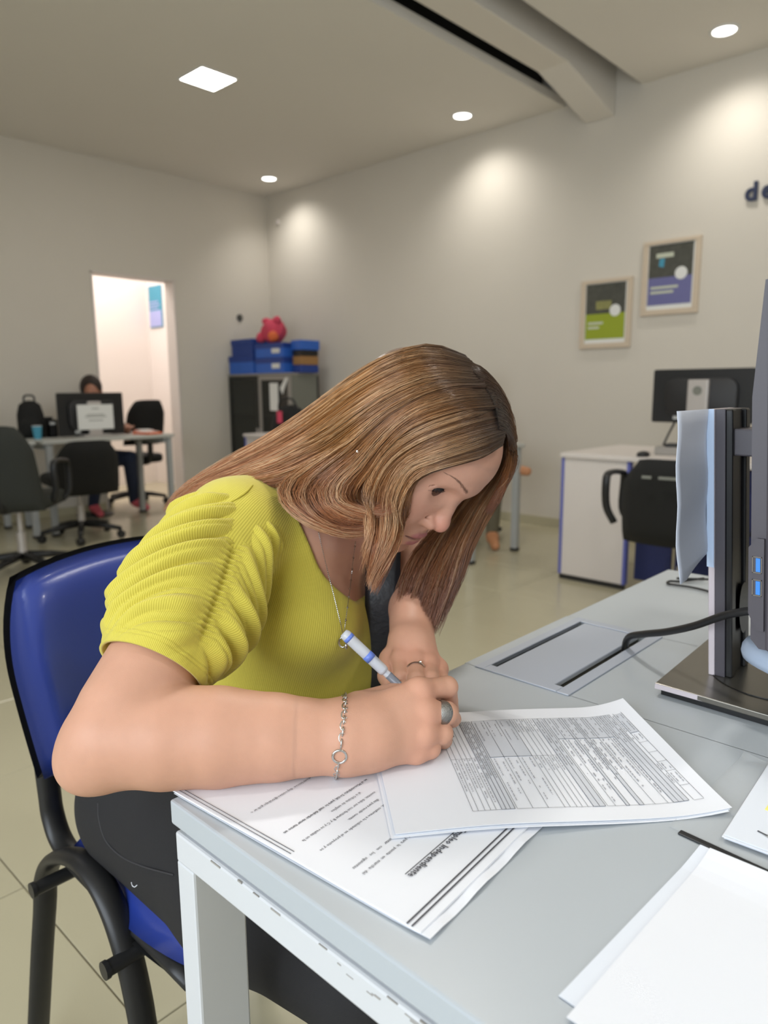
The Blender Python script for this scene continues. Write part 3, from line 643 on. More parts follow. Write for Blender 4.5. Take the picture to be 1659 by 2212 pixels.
obj('base_underside', g_prism([(.238, .527), (.465, .52), (.474, .745), (.228, .759)], DZT+.0003, DZT+.008), 'monitor_black', bs, False, True)
rg = [(.335+.075*math.cos(a), .645+.085*math.sin(a), DZT+.0155) for a in np.linspace(0, 2*math.pi, 48, False)]
obj('swivel_ring', g_tube(rg, .0008, 6, True), 'monitor_black', bs, False, True)
zb = DZT+.015
pt = obj('stand_post', lean(g_box((.277, .594, zb), (.289, .664, 1.083), .001), .28, zb), 'monitor_grey', mn, False, True)
obj('post_edge', lean(g_box((.2700, .592, zb), (.2775, .664, 1.083), .001), .28, zb), 'silver_edge', pt, False, True)
obj('post_inner_face', lean(g_join(g_box((.288, .596, zb), (.2965, .611, 1.083), .002), g_box((.288, .615, zb), (.293, .642, 1.083), .001), g_box((.288, .646, zb), (.2965, .662, 1.083), .002)), .28, zb), 'monitor_black', pt, False, True)
obj('cable_hole', lean(g_xf(g_lathe([(.0, -.0012), (.016, -.0012), (.018, .0006), (.0, .0006)], 24), (.2965, .640, .835), (0, R(90), 0), (1.8, 1, 1)), .28, zb), 'monitor_black', pt, False, True)
obj('arm', lean(g_box((.292, .603, 1.028), (.372, .660, 1.060), .002), .28, zb), 'monitor_grey', mn, False, True)
pn = obj('panel', lean(g_join(g_box((.392, .385, .872), (.403, .875, 1.205), .002)), .28, zb), 'monitor_grey', mn, False, True)
hsg = g_prism([(.392, .872), (.392, 1.20), (.389, 1.20), (.379, 1.10), (.379, .88), (.386, .872)], -.872, -.388)
V = hsg[0]; hsg = (np.stack([V[:, 0], -V[:, 2], V[:, 1]], 1), hsg[1])
obj('rear_housing', lean(hsg, .28, zb), 'monitor_grey', pn, False, True)
obj('screen', lean(g_box((.4025, .392, .885), (.4045, .868, 1.198)), .28, zb), 'screen_dark', pn, False, True)
ub = g_prism([(.379, .905), (.386, .890), (.392, .890), (.392, .975), (.386, .975), (.379, .966)], -.46, -.384)
V = ub[0]; ub = (np.stack([V[:, 0], -V[:, 2], V[:, 1]], 1), ub[1])
ubx = obj('port_block', lean(g_xf(ub, (-.001, 0, 0)), .28, zb), 'monitor_grey', pn, False, True)
for z in (.930, .951):
    obj('usb_port', lean(g_join(g_box((.3815, .3828, z-.0075), (.3895, .3845, z-.0068)), g_box((.3815, .3828, z+.0068), (.3895, .3845, z+.0075)), g_box((.3815, .3828, z-.0075), (.3822, .3845, z+.0075)), g_box((.3888, .3828, z-.0075), (.3895, .3845, z+.0075))), .28, zb), 'chrome', ubx, False, True)
    obj('usb_tongue', lean(g_box((.3845, .3829, z-.0062), (.3882, .3846, z+.0062)), .28, zb), 'usb_blue', ubx, False, True)
# sheet stuck on the post
ns = 14; V = []; F = []
prof = [(1.083, .498), (1.05, .498), (1.00, .4965), (.96, .495), (.93, .4965), (.905, .499), (.888, .502)]
zs_ = np.linspace(1.083, .888, 14)
grid = []
for th in (0, 1):
    for j, z in enumerate(zs_):
        yl = np.interp(-z, [-a for a, b in prof], [b for a, b in prof])
        for i in range(9):
            t_ = i/8; y = yl+(.600-yl)*t_; zz = z+(.022*max(0, t_-.25)/.75 if j == 13 else .012*max(0, t_-.3) if j == 12 else 0)
            V.append((.2693+(.0006 if th else 0)-.003*math.sin(3.0*t_)*(j/13)+.0012*math.sin(j*1.1+2*t_), y, zz))
n = 14*9
for j in range(13):
    for i in range(8): a = j*9+i; F.append((a, a+1, a+10, a+9)); F.append((n+a, n+a+9, n+a+10, n+a+1))
rim = list(range(9))+[j*9+8 for j in range(1, 14)]+[13*9+i for i in range(7, -1, -1)]+[j*9 for j in range(12, 0, -1)]
for a, b in zip(rim, rim[1:]+rim[:1]): F.append((a, n+a, n+b, b))
st = tag(obj('stuck_paper', lean((np.array(V), F), .28, zb), 'tissue', None, True), 'pale blue paper strip stuck to the back of the monitor stand', 'paper')
obj('tape_edge', lean(g_box((.2688, .5908, .892), (.2772, .5921, 1.083)), .28, zb), MATS.get('pale_blue') or mat('pale_blue', (186, 204, 228), .5), st)
# rounded pale device on a dark foot beside the post
dv = thing('desk_phone_cradle', 'rounded pale blue grey device on a dark foot beside the monitor stand', 'device', (.396, .572, DZT+.0152))
sl = g_prism([(.088*math.copysign(abs(math.cos(a))**.75, math.cos(a)), .062*math.copysign(abs(math.sin(a))**.75, math.sin(a))) for a in np.linspace(0, 2*math.pi, 40, False)], .030, .054, .009)
obj('shell', g_xf(sl, (0, 0, .004), (R(-4), R(6), R(-12))), 'pale_blue_plastic', dv, 50)
obj('foot', g_lathe([(0, 0), (.05, 0), (.048, .006), (.03, .028), (.03, .034), (0, .034)], 28), 'monitor_black', dv, 50)
# cables
tag(obj('power_cable', g_tube(smooth_path([(.134, .655, .700), (.135, .650, .738), (.146, .636, .762), (.176, .612, .780), (.215, .590, .798), (.256, .572, .820), (.300, .556, .848), (.345, .548, .866), (.362, .546, .870)], 6), .0048, 10), 'black_plastic', None, True), 'thick black cable rising from the desk flap to the monitor', 'cable')
tag(obj('thin_cable', g_tube(smooth_path([(.085, 1.10, .744), (.062, 1.05, .744), (.045, 1.035, .744), (.052, 1.015, .744), (.09, 1.02, .744), (.13, 1.01, .744), (.19, .97, .745), (.21, .955, .744), (.25, .90, .744), (.30, .87, .744)], 6), .0022, 8), 'black_plastic', None, True), 'thin black cable looped on the far end of the desk', 'cable')
tag(obj('thin_cable', g_tube(smooth_path([(.052, 1.05, .748), (.075, 1.06, .749), (.105, 1.085, .748), (.125, 1.10, .745), (.15, 1.08, .744), (.17, 1.02, .744), (.20, .985, .749), (.235, .96, .744), (.30, .96, .744)], 6), .0022, 8), 'black_plastic', None, True), 'second thin black cable crossing behind the monitor stand', 'cable')
# ================================================================= the woman's chair
mat('blue_vinyl', (36, 56, 136), .34, noise=.06, nscale=8, bump=.08, bscale=250, coat=.15)
mat('tube_black', (30, 30, 31), .42, noise=.1, nscale=60)
wc = thing('visitor_chair', 'blue vinyl visitor chair with black tube frame under the writing woman', 'chair', (-.30, .27, 0))
YC0, YC1 = .050, .50; YM = (YC0+YC1)/2
def pad(name, parent, nu, nv, fn, th, m, puff):
    V = []; F = []
    for s in (0, 1):
        for j in range(nv+1):
            for i in range(nu+1):
                u, v = i/nu*2-1, j/nv*2-1
                P, N = fn(u, v); e = (1-abs(u)**7)*(1-abs(v)**7)
                V.append(np.array(P)+np.array(N)*(th*(e**.5)*puff if s else -th*.25*(e**.5)))
    n = (nu+1)*(nv+1)
    for j in range(nv):
        for i in range(nu):
            a = j*(nu+1)+i; F.append((a, a+1, a+nu+2, a+nu+1)); F.append((n+a, n+a+nu+1, n+a+nu+2, n+a+1))
    rim = list(range(nu+1))+[j*(nu+1)+nu for j in range(1, nv+1)]+[nv*(nu+1)+i for i in range(nu-1, -1, -1)]+[j*(nu+1) for j in range(nv-1, 0, -1)]
    for a, b in zip(rim, rim[1:]+rim[:1]): F.append((a, n+a, n+b, b))
    return obj(name, (np.array(V), F), m, parent, True, True)
def back_shape(u, v, grow=0):
    # squircle-ish outline, wider at the top, curved about z
    r = 1.0
    uu = u*math.sqrt(1-.30*v*v*(1 if v > 0 else .12)); vv = v*math.sqrt(1-.24*u*u)
    w = .228*(1+.05*vv)+grow; y = YM+uu*w
    z = .690+vv*(.162+grow)+.0
    x = -.520+.055*(uu*uu)-.075*(vv+1)*.5
    return (x, y, z), (.97, -.22*uu, .12)
pad('backrest', wc, 22, 18, back_shape, .045, 'blue_vinyl', 1)
bsh = pad('back_shell', wc, 20, 16, lambda u, v: tuple((np.array(back_shape(u, v, .004)[0])-np.array([.016, 0, 0]), back_shape(u, v)[1])), .02, 'tube_black', .6)
def seat_shape(u, v):
    uu = u*math.sqrt(1-.22*v*v); vv = v*math.sqrt(1-.22*u*u)
    return (-.275+uu*.215, YM+vv*.208, .424+.018*uu*uu*(1 if uu > 0 else .4)), (0, 0, 1)
pad('seat', wc, 18, 18, seat_shape, .045, 'blue_vinyl', 1)
pad('seat_shell', wc, 16, 16, lambda u, v: ((seat_shape(u, v)[0][0], YM+(seat_shape(u, v)[0][1]-YM)*1.01, .409), (0, 0, -1)), .012, 'tube_black', 1)
LEGP = lambda y, sg: [(-.590, y+sg*.012, 0), (-.540, y+sg*.004, .227), (-.519, y, .321), (-.508, y, .368), (-.474, y, .416), (-.420, y, .450), (-.360, y, .470), (-.308, y, .462), (-.272, y, .438), (-.246, y, .400), (-.228, y, .355), (-.214, y, .290), (-.190, y+sg*.004, .15), (-.165, y+sg*.012, 0)]
for y in (YC0+.012, YC1-.012):
    sg = 1 if y > YM else -1
    # rear leg up, arch over the seat side, curved down into the front leg
    P = smooth_path(LEGP(y, sg), 6)
    obj('leg_frame', g_tube(P, .0105, 12, ry=.0185, up=(0, 1, 0)), 'tube_black', wc, True, True)
for y in (YC0+.035, YC1-.035):
    P = smooth_path([(-.548, y, .62), (-.530, y, .555), (-.523, y, .50), (-.518, y, .462), (-.494, y, .430), (-.445, y, .420), (-.33, y, .418), (-.12, y, .418)], 6)
    obj('back_upright', g_tube(P, .0100, 12, ry=.0175, up=(0, 1, 0)), 'tube_black', wc, True, True)
for x, z in ((-.466, .389), (-.238, .396)):
    cb = obj('cross_tube', g_tube([(x, YC0-.022, z), (x, YC1+.022, z)], .010, 14), 'tube_black', wc, 40, True)
    for y_ in (YC0-.021, YC1+.021): obj('tube_cap', g_tube([(x, y_-.003, z), (x, y_+.003, z)], .0115, 14), 'tube_black', cb, 40, True)
# ================================================================= implicit-surface sculpting
A_ = lambda *v: np.array(v, float)
def s_cone(P, a, b, ra, rb):
    a = np.asarray(a, float); b = np.asarray(b, float); ab = b-a; L2 = ab@ab
    q = P-a; h = np.clip(q@ab/L2, 0, 1); return np.linalg.norm(q-h[:, None]*ab, axis=1)-(ra+(rb-ra)*h)
def s_ell(P, c, r, M=None):
    q = P-np.asarray(c, float)
    if M is not None: q = q@M
    r = np.asarray(r, float); k0 = np.linalg.norm(q/r, axis=1); k1 = np.linalg.norm(q/(r*r), axis=1)
    return k0*(k0-1)/np.maximum(k1, 1e-9)
def s_sph(P, c, r): return np.linalg.norm(P-np.asarray(c, float), axis=1)-r
def smin(a, b, k):
    h = np.clip(.5+.5*(b-a)/k, 0, 1); return b*(1-h)+a*h-k*h*(1-h)
def smax(a, b, k): return -smin(-a, -b, k)
def s_chain(P, pts, rs, k=0):
    d = None
    for i in range(len(pts)-1):
        e = s_cone(P, pts[i], pts[i+1], rs[i], rs[i+1]); d = e if d is None else (smin(d, e, k) if k else np.minimum(d, e))
    return d
def sdf_mesh(fn, lo, hi, h, margin=1.6):
    """surface nets of fn<0 on a sparse-evaluated grid"""
    lo = np.array(lo, float); hi = np.array(hi, float); B = 8
    nb = np.maximum(1, np.ceil((hi-lo)/(h*B)).astype(int)); n = nb*B+1
    D = np.empty(n, np.float32)
    cb = [lo[i]+(np.arange(nb[i])+.5)*h*B for i in range(3)]
    G = np.stack(np.meshgrid(*cb, indexing='ij'), -1).reshape(-1, 3)
    dc = fn(G).reshape(nb)
    D[:-1, :-1, :-1] = np.repeat(np.repeat(np.repeat(dc, B, 0), B, 1), B, 2)
    D[-1] = D[-2]; D[:, -1] = D[:, -2]; D[:, :, -1] = D[:, :, -2]
    act = np.argwhere(np.abs(dc) < h*B*.87*margin)
    off = np.stack(np.meshgrid(*[np.arange(B+1)]*3, indexing='ij'), -1).reshape(-1, 3)
    step = 400
    for s in range(0, len(act), step):
        a = act[s:s+step]; idx = (a[:, None, :]*B+off[None]).reshape(-1, 3)
        D[idx[:, 0], idx[:, 1], idx[:, 2]] = fn(lo+idx*h)
    ins = D < 0
    c = np.zeros(np.array(D.shape)-1, np.uint8)
    for i in (0, 1):
        for j in (0, 1):
            for k in (0, 1): c += ins[i:D.shape[0]-1+i, j:D.shape[1]-1+j, k:D.shape[2]-1+k]
    cells = np.argwhere((c > 0) & (c < 8)); vid = np.full(c.shape, -1, np.int32); vid[tuple(cells.T)] = np.arange(len(cells))
    acc = np.zeros((len(cells), 3)); cnt = np.zeros(len(cells))
    cor = np.array([[i, j, k] for i in (0, 1) for j in (0, 1) for k in (0, 1)])
    val = [D[tuple((cells+q).T)] for q in cor]
    for a in range(8):
        for b in range(a+1, 8):
            if np.abs(cor[a]-cor[b]).sum() == 1:
                m = (val[a] < 0) != (val[b] < 0); t = val[a][m]/(val[a][m]-val[b][m]+1e-20)
                acc[m] += cor[a]+(cor[b]-cor[a])*t[:, None]; cnt[m] += 1
    V = lo+(cells+acc/cnt[:, None])*h
    F = []
    for ax in range(3):
        e1, e2 = [(1, 2), (2, 0), (0, 1)][ax]
        sl0 = [slice(None)]*3; sl1 = [slice(None)]*3; sl0[ax] = slice(0, -1); sl1[ax] = slice(1, None)
        i0 = ins[tuple(sl0)]; i1 = ins[tuple(sl1)]; ed = np.argwhere(i0 != i1)
        ed = ed[(ed[:, e1] > 0) & (ed[:, e2] > 0) & (ed[:, e1] < c.shape[e1]) & (ed[:, e2] < c.shape[e2])]
        def vi(d1, d2):
            q = ed.copy(); q[:, e1] -= d1; q[:, e2] -= d2; return vid[tuple(q.T)]
        quad = np.stack([vi(1, 1), vi(0, 1), vi(0, 0), vi(1, 0)], 1)
        fl = i1[tuple(ed.T)]; quad[fl] = quad[fl][:, ::-1]
        F.append(quad[(quad >= 0).all(1)])
    F = np.concatenate(F)
    # one Newton step onto the surface
    e = h*.5; d0 = fn(V); g = np.stack([fn(V+e*np.eye(3)[i])-fn(V-e*np.eye(3)[i]) for i in range(3)], 1)/(2*e)
    V = V-np.clip(d0, -h, h)[:, None]*g/np.maximum((g*g).sum(1), .25)[:, None]
    return V, F
def np_join(ms):
    V = []; F = []; o = 0
    for v, f in ms: V.append(v); F.append(np.asarray(f)+o); o += len(v)
    return np.concatenate(V), np.concatenate(F)
def np_obj(name, V, F, m, parent=None, attrs=None, smooth=True, origin=None):
    V = np.asarray(V, np.float32)
    if parent is not None: V = V-np.array(parent.location, np.float32)
    F = np.asarray(F, np.int32); k = F.shape[1]
    me = bpy.data.meshes.new(name); me.vertices.add(len(V)); me.vertices.foreach_set('co', V.ravel())
    me.loops.add(F.size); me.loops.foreach_set('vertex_index', F.ravel())
    me.polygons.add(len(F)); me.polygons.foreach_set('loop_start', np.arange(0, F.size, k, dtype=np.int32))
    me.update(calc_edges=True)
    me.polygons.foreach_set('use_smooth', np.full(len(F), smooth))
    for nm, arr in (attrs or {}).items():
        arr = np.asarray(arr, np.float32)
        if arr.ndim == 1: a = me.attributes.new(nm, 'FLOAT', 'POINT'); a.data.foreach_set('value', arr)
        else:
            a = me.attributes.new(nm, 'FLOAT_COLOR', 'POINT'); a.data.foreach_set('color', np.concatenate([arr, np.ones((len(arr), 1))], 1).astype(np.float32).ravel())
    me.materials.append(MATS[m] if isinstance(m, str) else m)
    o = bpy.data.objects.new(name, me); COL.objects.link(o)
    if parent is not None: o.parent = parent
    return o
def at_px(x, y, d):
    """world point seen at photo pixel (x, y) at depth d: used to lay out the skeleton at its real distance"""
    return CAM+(FW+RT*(x-829.5)/FPX-UP*(y-1106)/FPX)*d
# ================================================================= the writing woman
import time as _t
_t0 = _t.time()
def attr_mat(name, rough, bumpf=None, sss=0, spec=.4, sheen=0):
    m = mat(name, (200, 200, 200), rough, spec=spec, sss=sss, sheen=sheen); nt = m.node_tree; b = nt.nodes['Principled BSDF']
    a = nt.nodes.new('ShaderNodeAttribute'); a.attribute_name = 'Col'
    return m, nt, b, a
m, nt, b, a = attr_mat('skin', .50, sss=.10, spec=.34)
n1 = nt.nodes.new('ShaderNodeTexNoise'); n1.inputs['Scale'].default_value = 55; n1.inputs['Detail'].default_value = 6
n2 = nt.nodes.new('ShaderNodeTexNoise'); n2.inputs['Scale'].default_value = 900; n2.inputs['Detail'].default_value = 2
tc = nt.nodes.new('ShaderNodeTexCoord'); nt.links.new(tc.outputs['Object'], n1.inputs['Vector']); nt.links.new(tc.outputs['Object'], n2.inputs['Vector'])
mr = nt.nodes.new('ShaderNodeMapRange'); mr.inputs[3].default_value = .93; mr.inputs[4].default_value = 1.07; nt.links.new(n1.outputs['Fac'], mr.inputs[0])
vm = nt.nodes.new('ShaderNodeVectorMath'); vm.operation = 'SCALE'; nt.links.new(a.outputs['Color'], vm.inputs[0]); nt.links.new(mr.outputs[0], vm.inputs['Scale'])
nt.links.new(vm.outputs[0], b.inputs['Base Color'])
bp = nt.nodes.new('ShaderNodeBump'); bp.inputs['Strength'].default_value = .12; bp.inputs['Distance'].default_value = .0008; nt.links.new(n2.outputs['Fac'], bp.inputs['Height']); nt.links.new(bp.outputs[0], b.inputs['Normal'])
woman = thing('person', 'woman in a yellow ribbed top with long light brown hair writing at the desk', 'person', (-.28, .28, 0))

# ---- skeleton (metres)
HC = A_(.005, .343, 1.054)
az, pt, rl = R(1.7), R(47.0), R(-8.6)
Fh = A_(math.cos(az)*math.cos(pt), math.sin(az)*math.cos(pt), -math.sin(pt)); L0 = A_(-math.sin(az), math.cos(az), 0); U0h = np.cross(Fh, L0)
Lh = L0*math.cos(rl)+U0h*math.sin(rl); Uh = np.cross(Fh, Lh); HR = np.stack([Fh, Lh, Uh], 1)
h2w = lambda p: HC+np.asarray(p, float)@HR.T
w2h = lambda P: (P-HC)@HR
NB = A_(-.150, .350, .972)
SR, SL = at_px(492, 1146, .83), A_(-.150, .520, .950)
ER = at_px(250, 1590, .680); WR = at_px(738, 1592, .692)
EL, WL = at_px(896, 1280, .965), at_px(888, 1392, .870)

# ---- head, in head space: x forward, y left, z up from eye level
def head_h(p):
    y = np.abs(p[:, 1]); q = np.stack([p[:, 0], y, p[:, 2]], 1)
    d = s_ell(q, (-.006, 0, .017), (.093, .073, .073))
    d = smin(d, s_ell(q, (.036, 0, .030), (.0600, .060, .052)), .025)
    d = smin(d, s_ell(q, (.036, 0, -.036), (.054, .055, .060)), .03)
    d = smin(d, s_ell(q, (.052, .040, -.026), (.027, .024, .022)), .020)           # cheekbone
    d = smin(d, s_ell(q, (.058, .030, -.056), (.026, .024, .026)), .020)           # cheek
    d = smin(d, s_cone(q, A_(-.004, .055, -.046), A_(.064, .014, -.102), .021, .0175), .02)  # jaw
    d = smin(d, s_ell(q, (.046, 0, -.084), (.042, .040, .030)), .02)
    d = smin(d, s_ell(q, (.0735, 0, -.1055), (.0165, .021, .0150)), .014)             # chin
    d = smin(d, s_ell(q, (.067, 0, -.077), (.0255, .030, .024)), .012)               # muzzle
    d = smin(d, s_ell(q, (.084, 0, .0145), (.0135, .018, .011)), .010)               # glabella
    d = smin(d, s_cone(q, A_(.0835, .012, .0165), A_(.0655, .045, .020), .0085, .0070), .010)  # brow
    d = smax(d, -s_ell(q, (.1000, .0310, -.0030), (.0205, .0190, .0125)), .010)        # socket
    # nose
    ns = s_chain(q, [A_(.0830, 0, -.004), A_(.0905, 0, -.0215), A_(.0970, 0, -.034)], [.0085, .0085, .0092], .004)
    ns = smin(ns, s_ell(q, (.0985, 0, -.0405), (.0108, .0100, .0096)), .007)
    ns = smin(ns, s_ell(q, (.0895, .0122, -.0445), (.0128, .0080, .0088)), .004)
    ns = smin(ns, s_cone(q, A_(.0945, 0, -.0475), A_(.0880, 0, -.0575), .0048, .0062), .005)
    d = smin(d, ns, .0065)
    d = smax(d, -s_ell(q, (.0955, .0080, -.0512), (.0080, .0040, .0038)), .0014)
    d = smax(d, -s_chain(q, [A_(.0905, .0190, -.0375), A_(.0840, .0205, -.0420), A_(.0815, .0200, -.0500)], [.0014, .0021, .0014]), .0030)   # alar crease
    d = smax(d, -s_cone(q, A_(.0830, .0235, -.0480), A_(.0765, .0345, -.0670), .0010, .0006), .007)    # nasolabial
    # lips
    lu = s_chain(q, [A_(.0922, 0, -.0705), A_(.0912, .008, -.0698), A_(.0845, .0185, -.0725), A_(.0785, .0250, -.0752)], [.0048, .0050, .0036, .0018])
    ll = s_chain(q, [A_(.0895, 0, -.0845), A_(.0880, .010, -.0842), A_(.0820, .0190, -.0795), A_(.0782, .0240, -.0762)], [.0064, .0060, .0040, .0018])
    d = smin(d, lu, .0030); d = smin(d, ll, .0034)
    d = smax(d, -s_chain(q, [A_(.0985, 0, -.0772), A_(.0955, .010, -.0762), A_(.0880, .0205, -.0755), A_(.0815, .0268, -.0756)], [.0010, .0010, .0009, .0006]), .0018)
    d = smax(d, -s_ell(q, (.0965, 0, -.0958), (.0065, .017, .0042)), .006)            # under-lip dip
    # eyelids over the eyeball, lowered gaze
    ec = A_(.0650, .0310, -.0030); e = q-ec; er_ = np.linalg.norm(e, axis=1)
    lid = s_sph(q, ec, .0142); lid = smin(lid, s_cone(q, ec+A_(.0105, -.0120, -.002), ec+A_(.008, -.0170, -.003), .0032, .002), .003)
    d = smin(d, lid, .0035)
    up_ = (e[:, 2]*math.cos(R(UPL))-e[:, 0]*math.sin(R(UPL)))+.0016*np.abs(e[:, 1]/.012)**2   # >0 above the upper lid edge
    lo_ = (e[:, 2]*math.cos(R(LOL))-e[:, 0]*math.sin(R(LOL)))-.0012*np.abs(e[:, 1]/.012)**2   # <0 below the lower lid edge
    slit = np.maximum(np.maximum(up_, -lo_), np.maximum(.0117-er_, np.abs(e[:, 1])-.0128)); slit = np.maximum(np.maximum(slit, -e[:, 0]), er_-.0168)
    d = smax(d, -slit, .0010)
    crz = e[:, 2]*math.cos(R(46))-e[:, 0]*math.sin(R(46))+.0022*np.abs(e[:, 1]/.012)**2        # lid crease
    d = smax(d, -np.maximum(np.abs(crz)-.0005, np.maximum(er_-.0190, np.maximum(.0138-er_, -e[:, 0]))), .0022)
    # ear
    er = s_ell(q, (-.006, .0755, -.012), (.018, .007, .030)); er = smax(er, -s_ell(q, (-.003, .0830, -.012), (.0105, .0055, .019)), .004)
    d = smin(d, er, .006)
    return d
UPL, LOL = 22, -34
def neck_w(P):
    d = s_chain(P, [h2w((-.026, 0, -.045)), NB+A_(.012, 0, .012), NB-A_(.03, 0, .05)], [.056, .054, .070], .02)
    d = smin(d, s_cone(P, h2w((.020, 0, -.085)), NB+A_(.068, 0, -.018), .030, .034), .03)          # throat
    return d
# ---- torso (body surface), leaning forward
def torso_w(P, brs=1.0):
    d = s_ell(P, (-.215, .338, .845), (.118, .148, .165), None)
    d = smin(d, s_cone(P, A_(-.235, .325, .76), A_(-.315, .300, .56), .128, .140), .06)
    d = smin(d, s_chain(P, [SR+A_(-.006, .012, -.002), NB+A_(-.015, -.062, -.004), NB+A_(-.02, 0, -.012), NB+A_(-.015, .062, -.004), SL], [.050, .046, .055, .046, .050], .02), .045)
    d = smin(d, s_cone(P, A_(-.110, .268, .925), A_(-.145, .420, .925), .048, .048), .05)       # upper chest
    d = smin(d, s_ell(P, (-.112, .258, .824), (.068, .066, .064)), .035)
    d = smin(d, s_ell(P, (-.172, .385, .826), (.064, .062, .062)), .035)
    d = smin(d, s_cone(P, A_(-.180, .315, .74), A_(-.21, .300, .60), .105, .125), .05)
    return d
def arm_r(P):
    d = s_chain(P, [SR, SR+(ER-SR)*.30, SR+(ER-SR)*.60, ER+(SR-ER)*.10], [.042, .0435, .0480, .0490], .004)
    f = s_chain(P, [ER, ER+(WR-ER)*.22, ER+(WR-ER)*.45, ER+(WR-ER)*.70, WR, WR+(WR-ER)*.12], [.0470, .0485, .0465, .0405, .0330, .0315], .004)
    d = smin(d, f, .006)
    return smin(d, s_sph(P, at_px(182, 1652, .682), .0215), .040)
def arm_l(P):
    return smin(s_chain(P, [SL, SL+(EL-SL)*.5, EL], [.048, .042, .033], .01), s_chain(P, [EL, EL+(WL-EL)*.35, WL], [.033, .032, .0260], .004), .010)
# ---- right hand holding the pen
mcp = [at_px(905, 1492, .716), at_px(916, 1538, .704), at_px(914, 1584, .698), at_px(898, 1620, .702)]
fing = [([mcp[0], at_px(966, 1484, .735), at_px(971, 1512, .757), at_px(977, 1536, .768)], [.0120, .0102, .0088, .0072]),
        ([mcp[1], at_px(965, 1540, .712), at_px(976, 1552, .734), at_px(981, 1553, .752)], [.0122, .0104, .0090, .0075]),
        ([mcp[2], at_px(955, 1584, .708), at_px(958, 1598, .731), at_px(930, 1592, .745)], [.0118, .0100, .0088, .0075]),
        ([mcp[3], at_px(930, 1616, .704), at_px(930, 1626, .722), at_px(902, 1618, .736)], [.0110, .0092, .0080, .0068])]
thumb = ([at_px(800, 1530, .735), at_px(868, 1500, .762), at_px(930, 1505, .775), at_px(972, 1528, .778)], [.0165, .0135, .0112, .0088])
def hand_r(P):
    d = s_chain(P, [WR+(mcp[1]-WR)*.05, WR+(mcp[1]-WR)*.25], [.0300, .0275], .01)
    for k, mc in enumerate(mcp):
        d = smin(d, s_cone(P, WR+(mcp[k]-WR)*.10, mc, .0265, .0128), .016)
    d = smin(d, s_cone(P, at_px(800, 1590, .715), at_px(880, 1600, .725), .026, .018), .012)      # heel of the hand
    d = smin(d, s_cone(P, at_px(780, 1545, .72), thumb[0][1], .024, .0135), .014)
    for k, mc in enumerate(mcp):                                                                   # knuckles
        d = smin(d, s_sph(P, mc+(at_px(900, 1500, .68)-at_px(900, 1500, .70))*.10, .0122), .005)
    fs = None
    for pts, rs in fing:
        e = s_chain(P, pts, rs, .0015); e = smin(e, s_sph(P, pts[1], rs[1]+.0006), .003); fs = e if fs is None else smin(fs, e, .0012)
    fs = smin(fs, s_chain(P, *thumb, .002), .0012)
    return smin(d, fs, .0055)
# ---- left hand resting behind it
mcl = [at_px(868, 1424, .842), at_px(898, 1430, .836), at_px(925, 1436, .838), at_px(945, 1446, .846)]
fil = [([mcl[0], at_px(868, 1462, .815), at_px(880, 1492, .812), at_px(890, 1505, .822)], [.0110, .0098, .0085, .0075]),
       ([mcl[1], at_px(899, 1466, .806), at_px(908, 1490, .806), at_px(912, 1502, .822)], [.0115, .0100, .0088, .0075]),
       ([mcl[2], at_px(930, 1464, .812), at_px(936, 1484, .812), at_px(936, 1494, .828)], [.0112, .0096, .0085, .0075]),
       ([mcl[3], at_px(953, 1466, .826), at_px(956, 1480, .828), at_px(950, 1488, .838)], [.0102, .0086, .0078, .0068])]
thl = ([at_px(845, 1425, .862), at_px(838, 1460, .838), at_px(848, 1490, .820)], [.015, .012, .009])
def hand_l(P):
    d = s_chain(P, [WL, WL+(mcl[1]-WL)*.3], [.0250, .0235], .01)
    for k, mc in enumerate(mcl): d = smin(d, s_cone(P, WL+(mc-WL)*.15, mc, .020, .0112), .010)
    for mc in mcl: d = smin(d, s_sph(P, mc+A_(0, 0, .001), .0122), .005)
    fs = None
    for pts, rs in fil:
        e = s_chain(P, pts, rs, .0015); fs = e if fs is None else smin(fs, e, .0012)
    fs = smin(fs, s_chain(P, *thl, .002), .002)
    return smin(d, fs, .005)
def near(fn, P, far=.30):
    return fn(P)
def body_torso(P):
    d = torso_w(P)-.001; d = smin(d, neck_w(P), .03); d = smin(d, arm_r(P), .02); return smin(d, arm_l(P), .02)
def body_head(P): return smin(head_h(w2h(P)), neck_w(P), .016)
def cut_box(mesh, keep):
    V, F = mesh; k = keep(V); m = k[F].all(1); F = F[m]; u = np.unique(F); r = np.full(len(V), -1); r[u] = np.arange(len(u)); return V[u], r[F]
hz = lambda V: w2h(V)
face_box = lambda h: (h[:, 0] > .0305) & (np.abs(h[:, 1]) < .0660) & (h[:, 2] > -.1160) & (h[:, 2] < .0520)
fV, fF = sdf_mesh(lambda p: body_head(h2w(p)), (.026, -.070, -.120), (.118, .070, .056), .00105)
fV, fF = cut_box((fV, fF), face_box); face_mesh = (h2w(fV), fF)
head_mesh = sdf_mesh(body_head, HC-.175, HC+.155, .0030)
head_mesh = cut_box(head_mesh, lambda V: (w2h(V)[:, 2] > -.125) & (w2h(V)[:, 0] > -.11) & ~((w2h(V)[:, 0] > .0360) & (np.abs(w2h(V)[:, 1]) < .0605) & (w2h(V)[:, 2] > -.1105) & (w2h(V)[:, 2] < .0465)))
tor_mesh = sdf_mesh(lambda P: np.maximum(smin(body_torso(P), body_head(P), .005), .60-P[:, 2]), (-.40, -.12, .58), (.14, .60, 1.08), .0034)
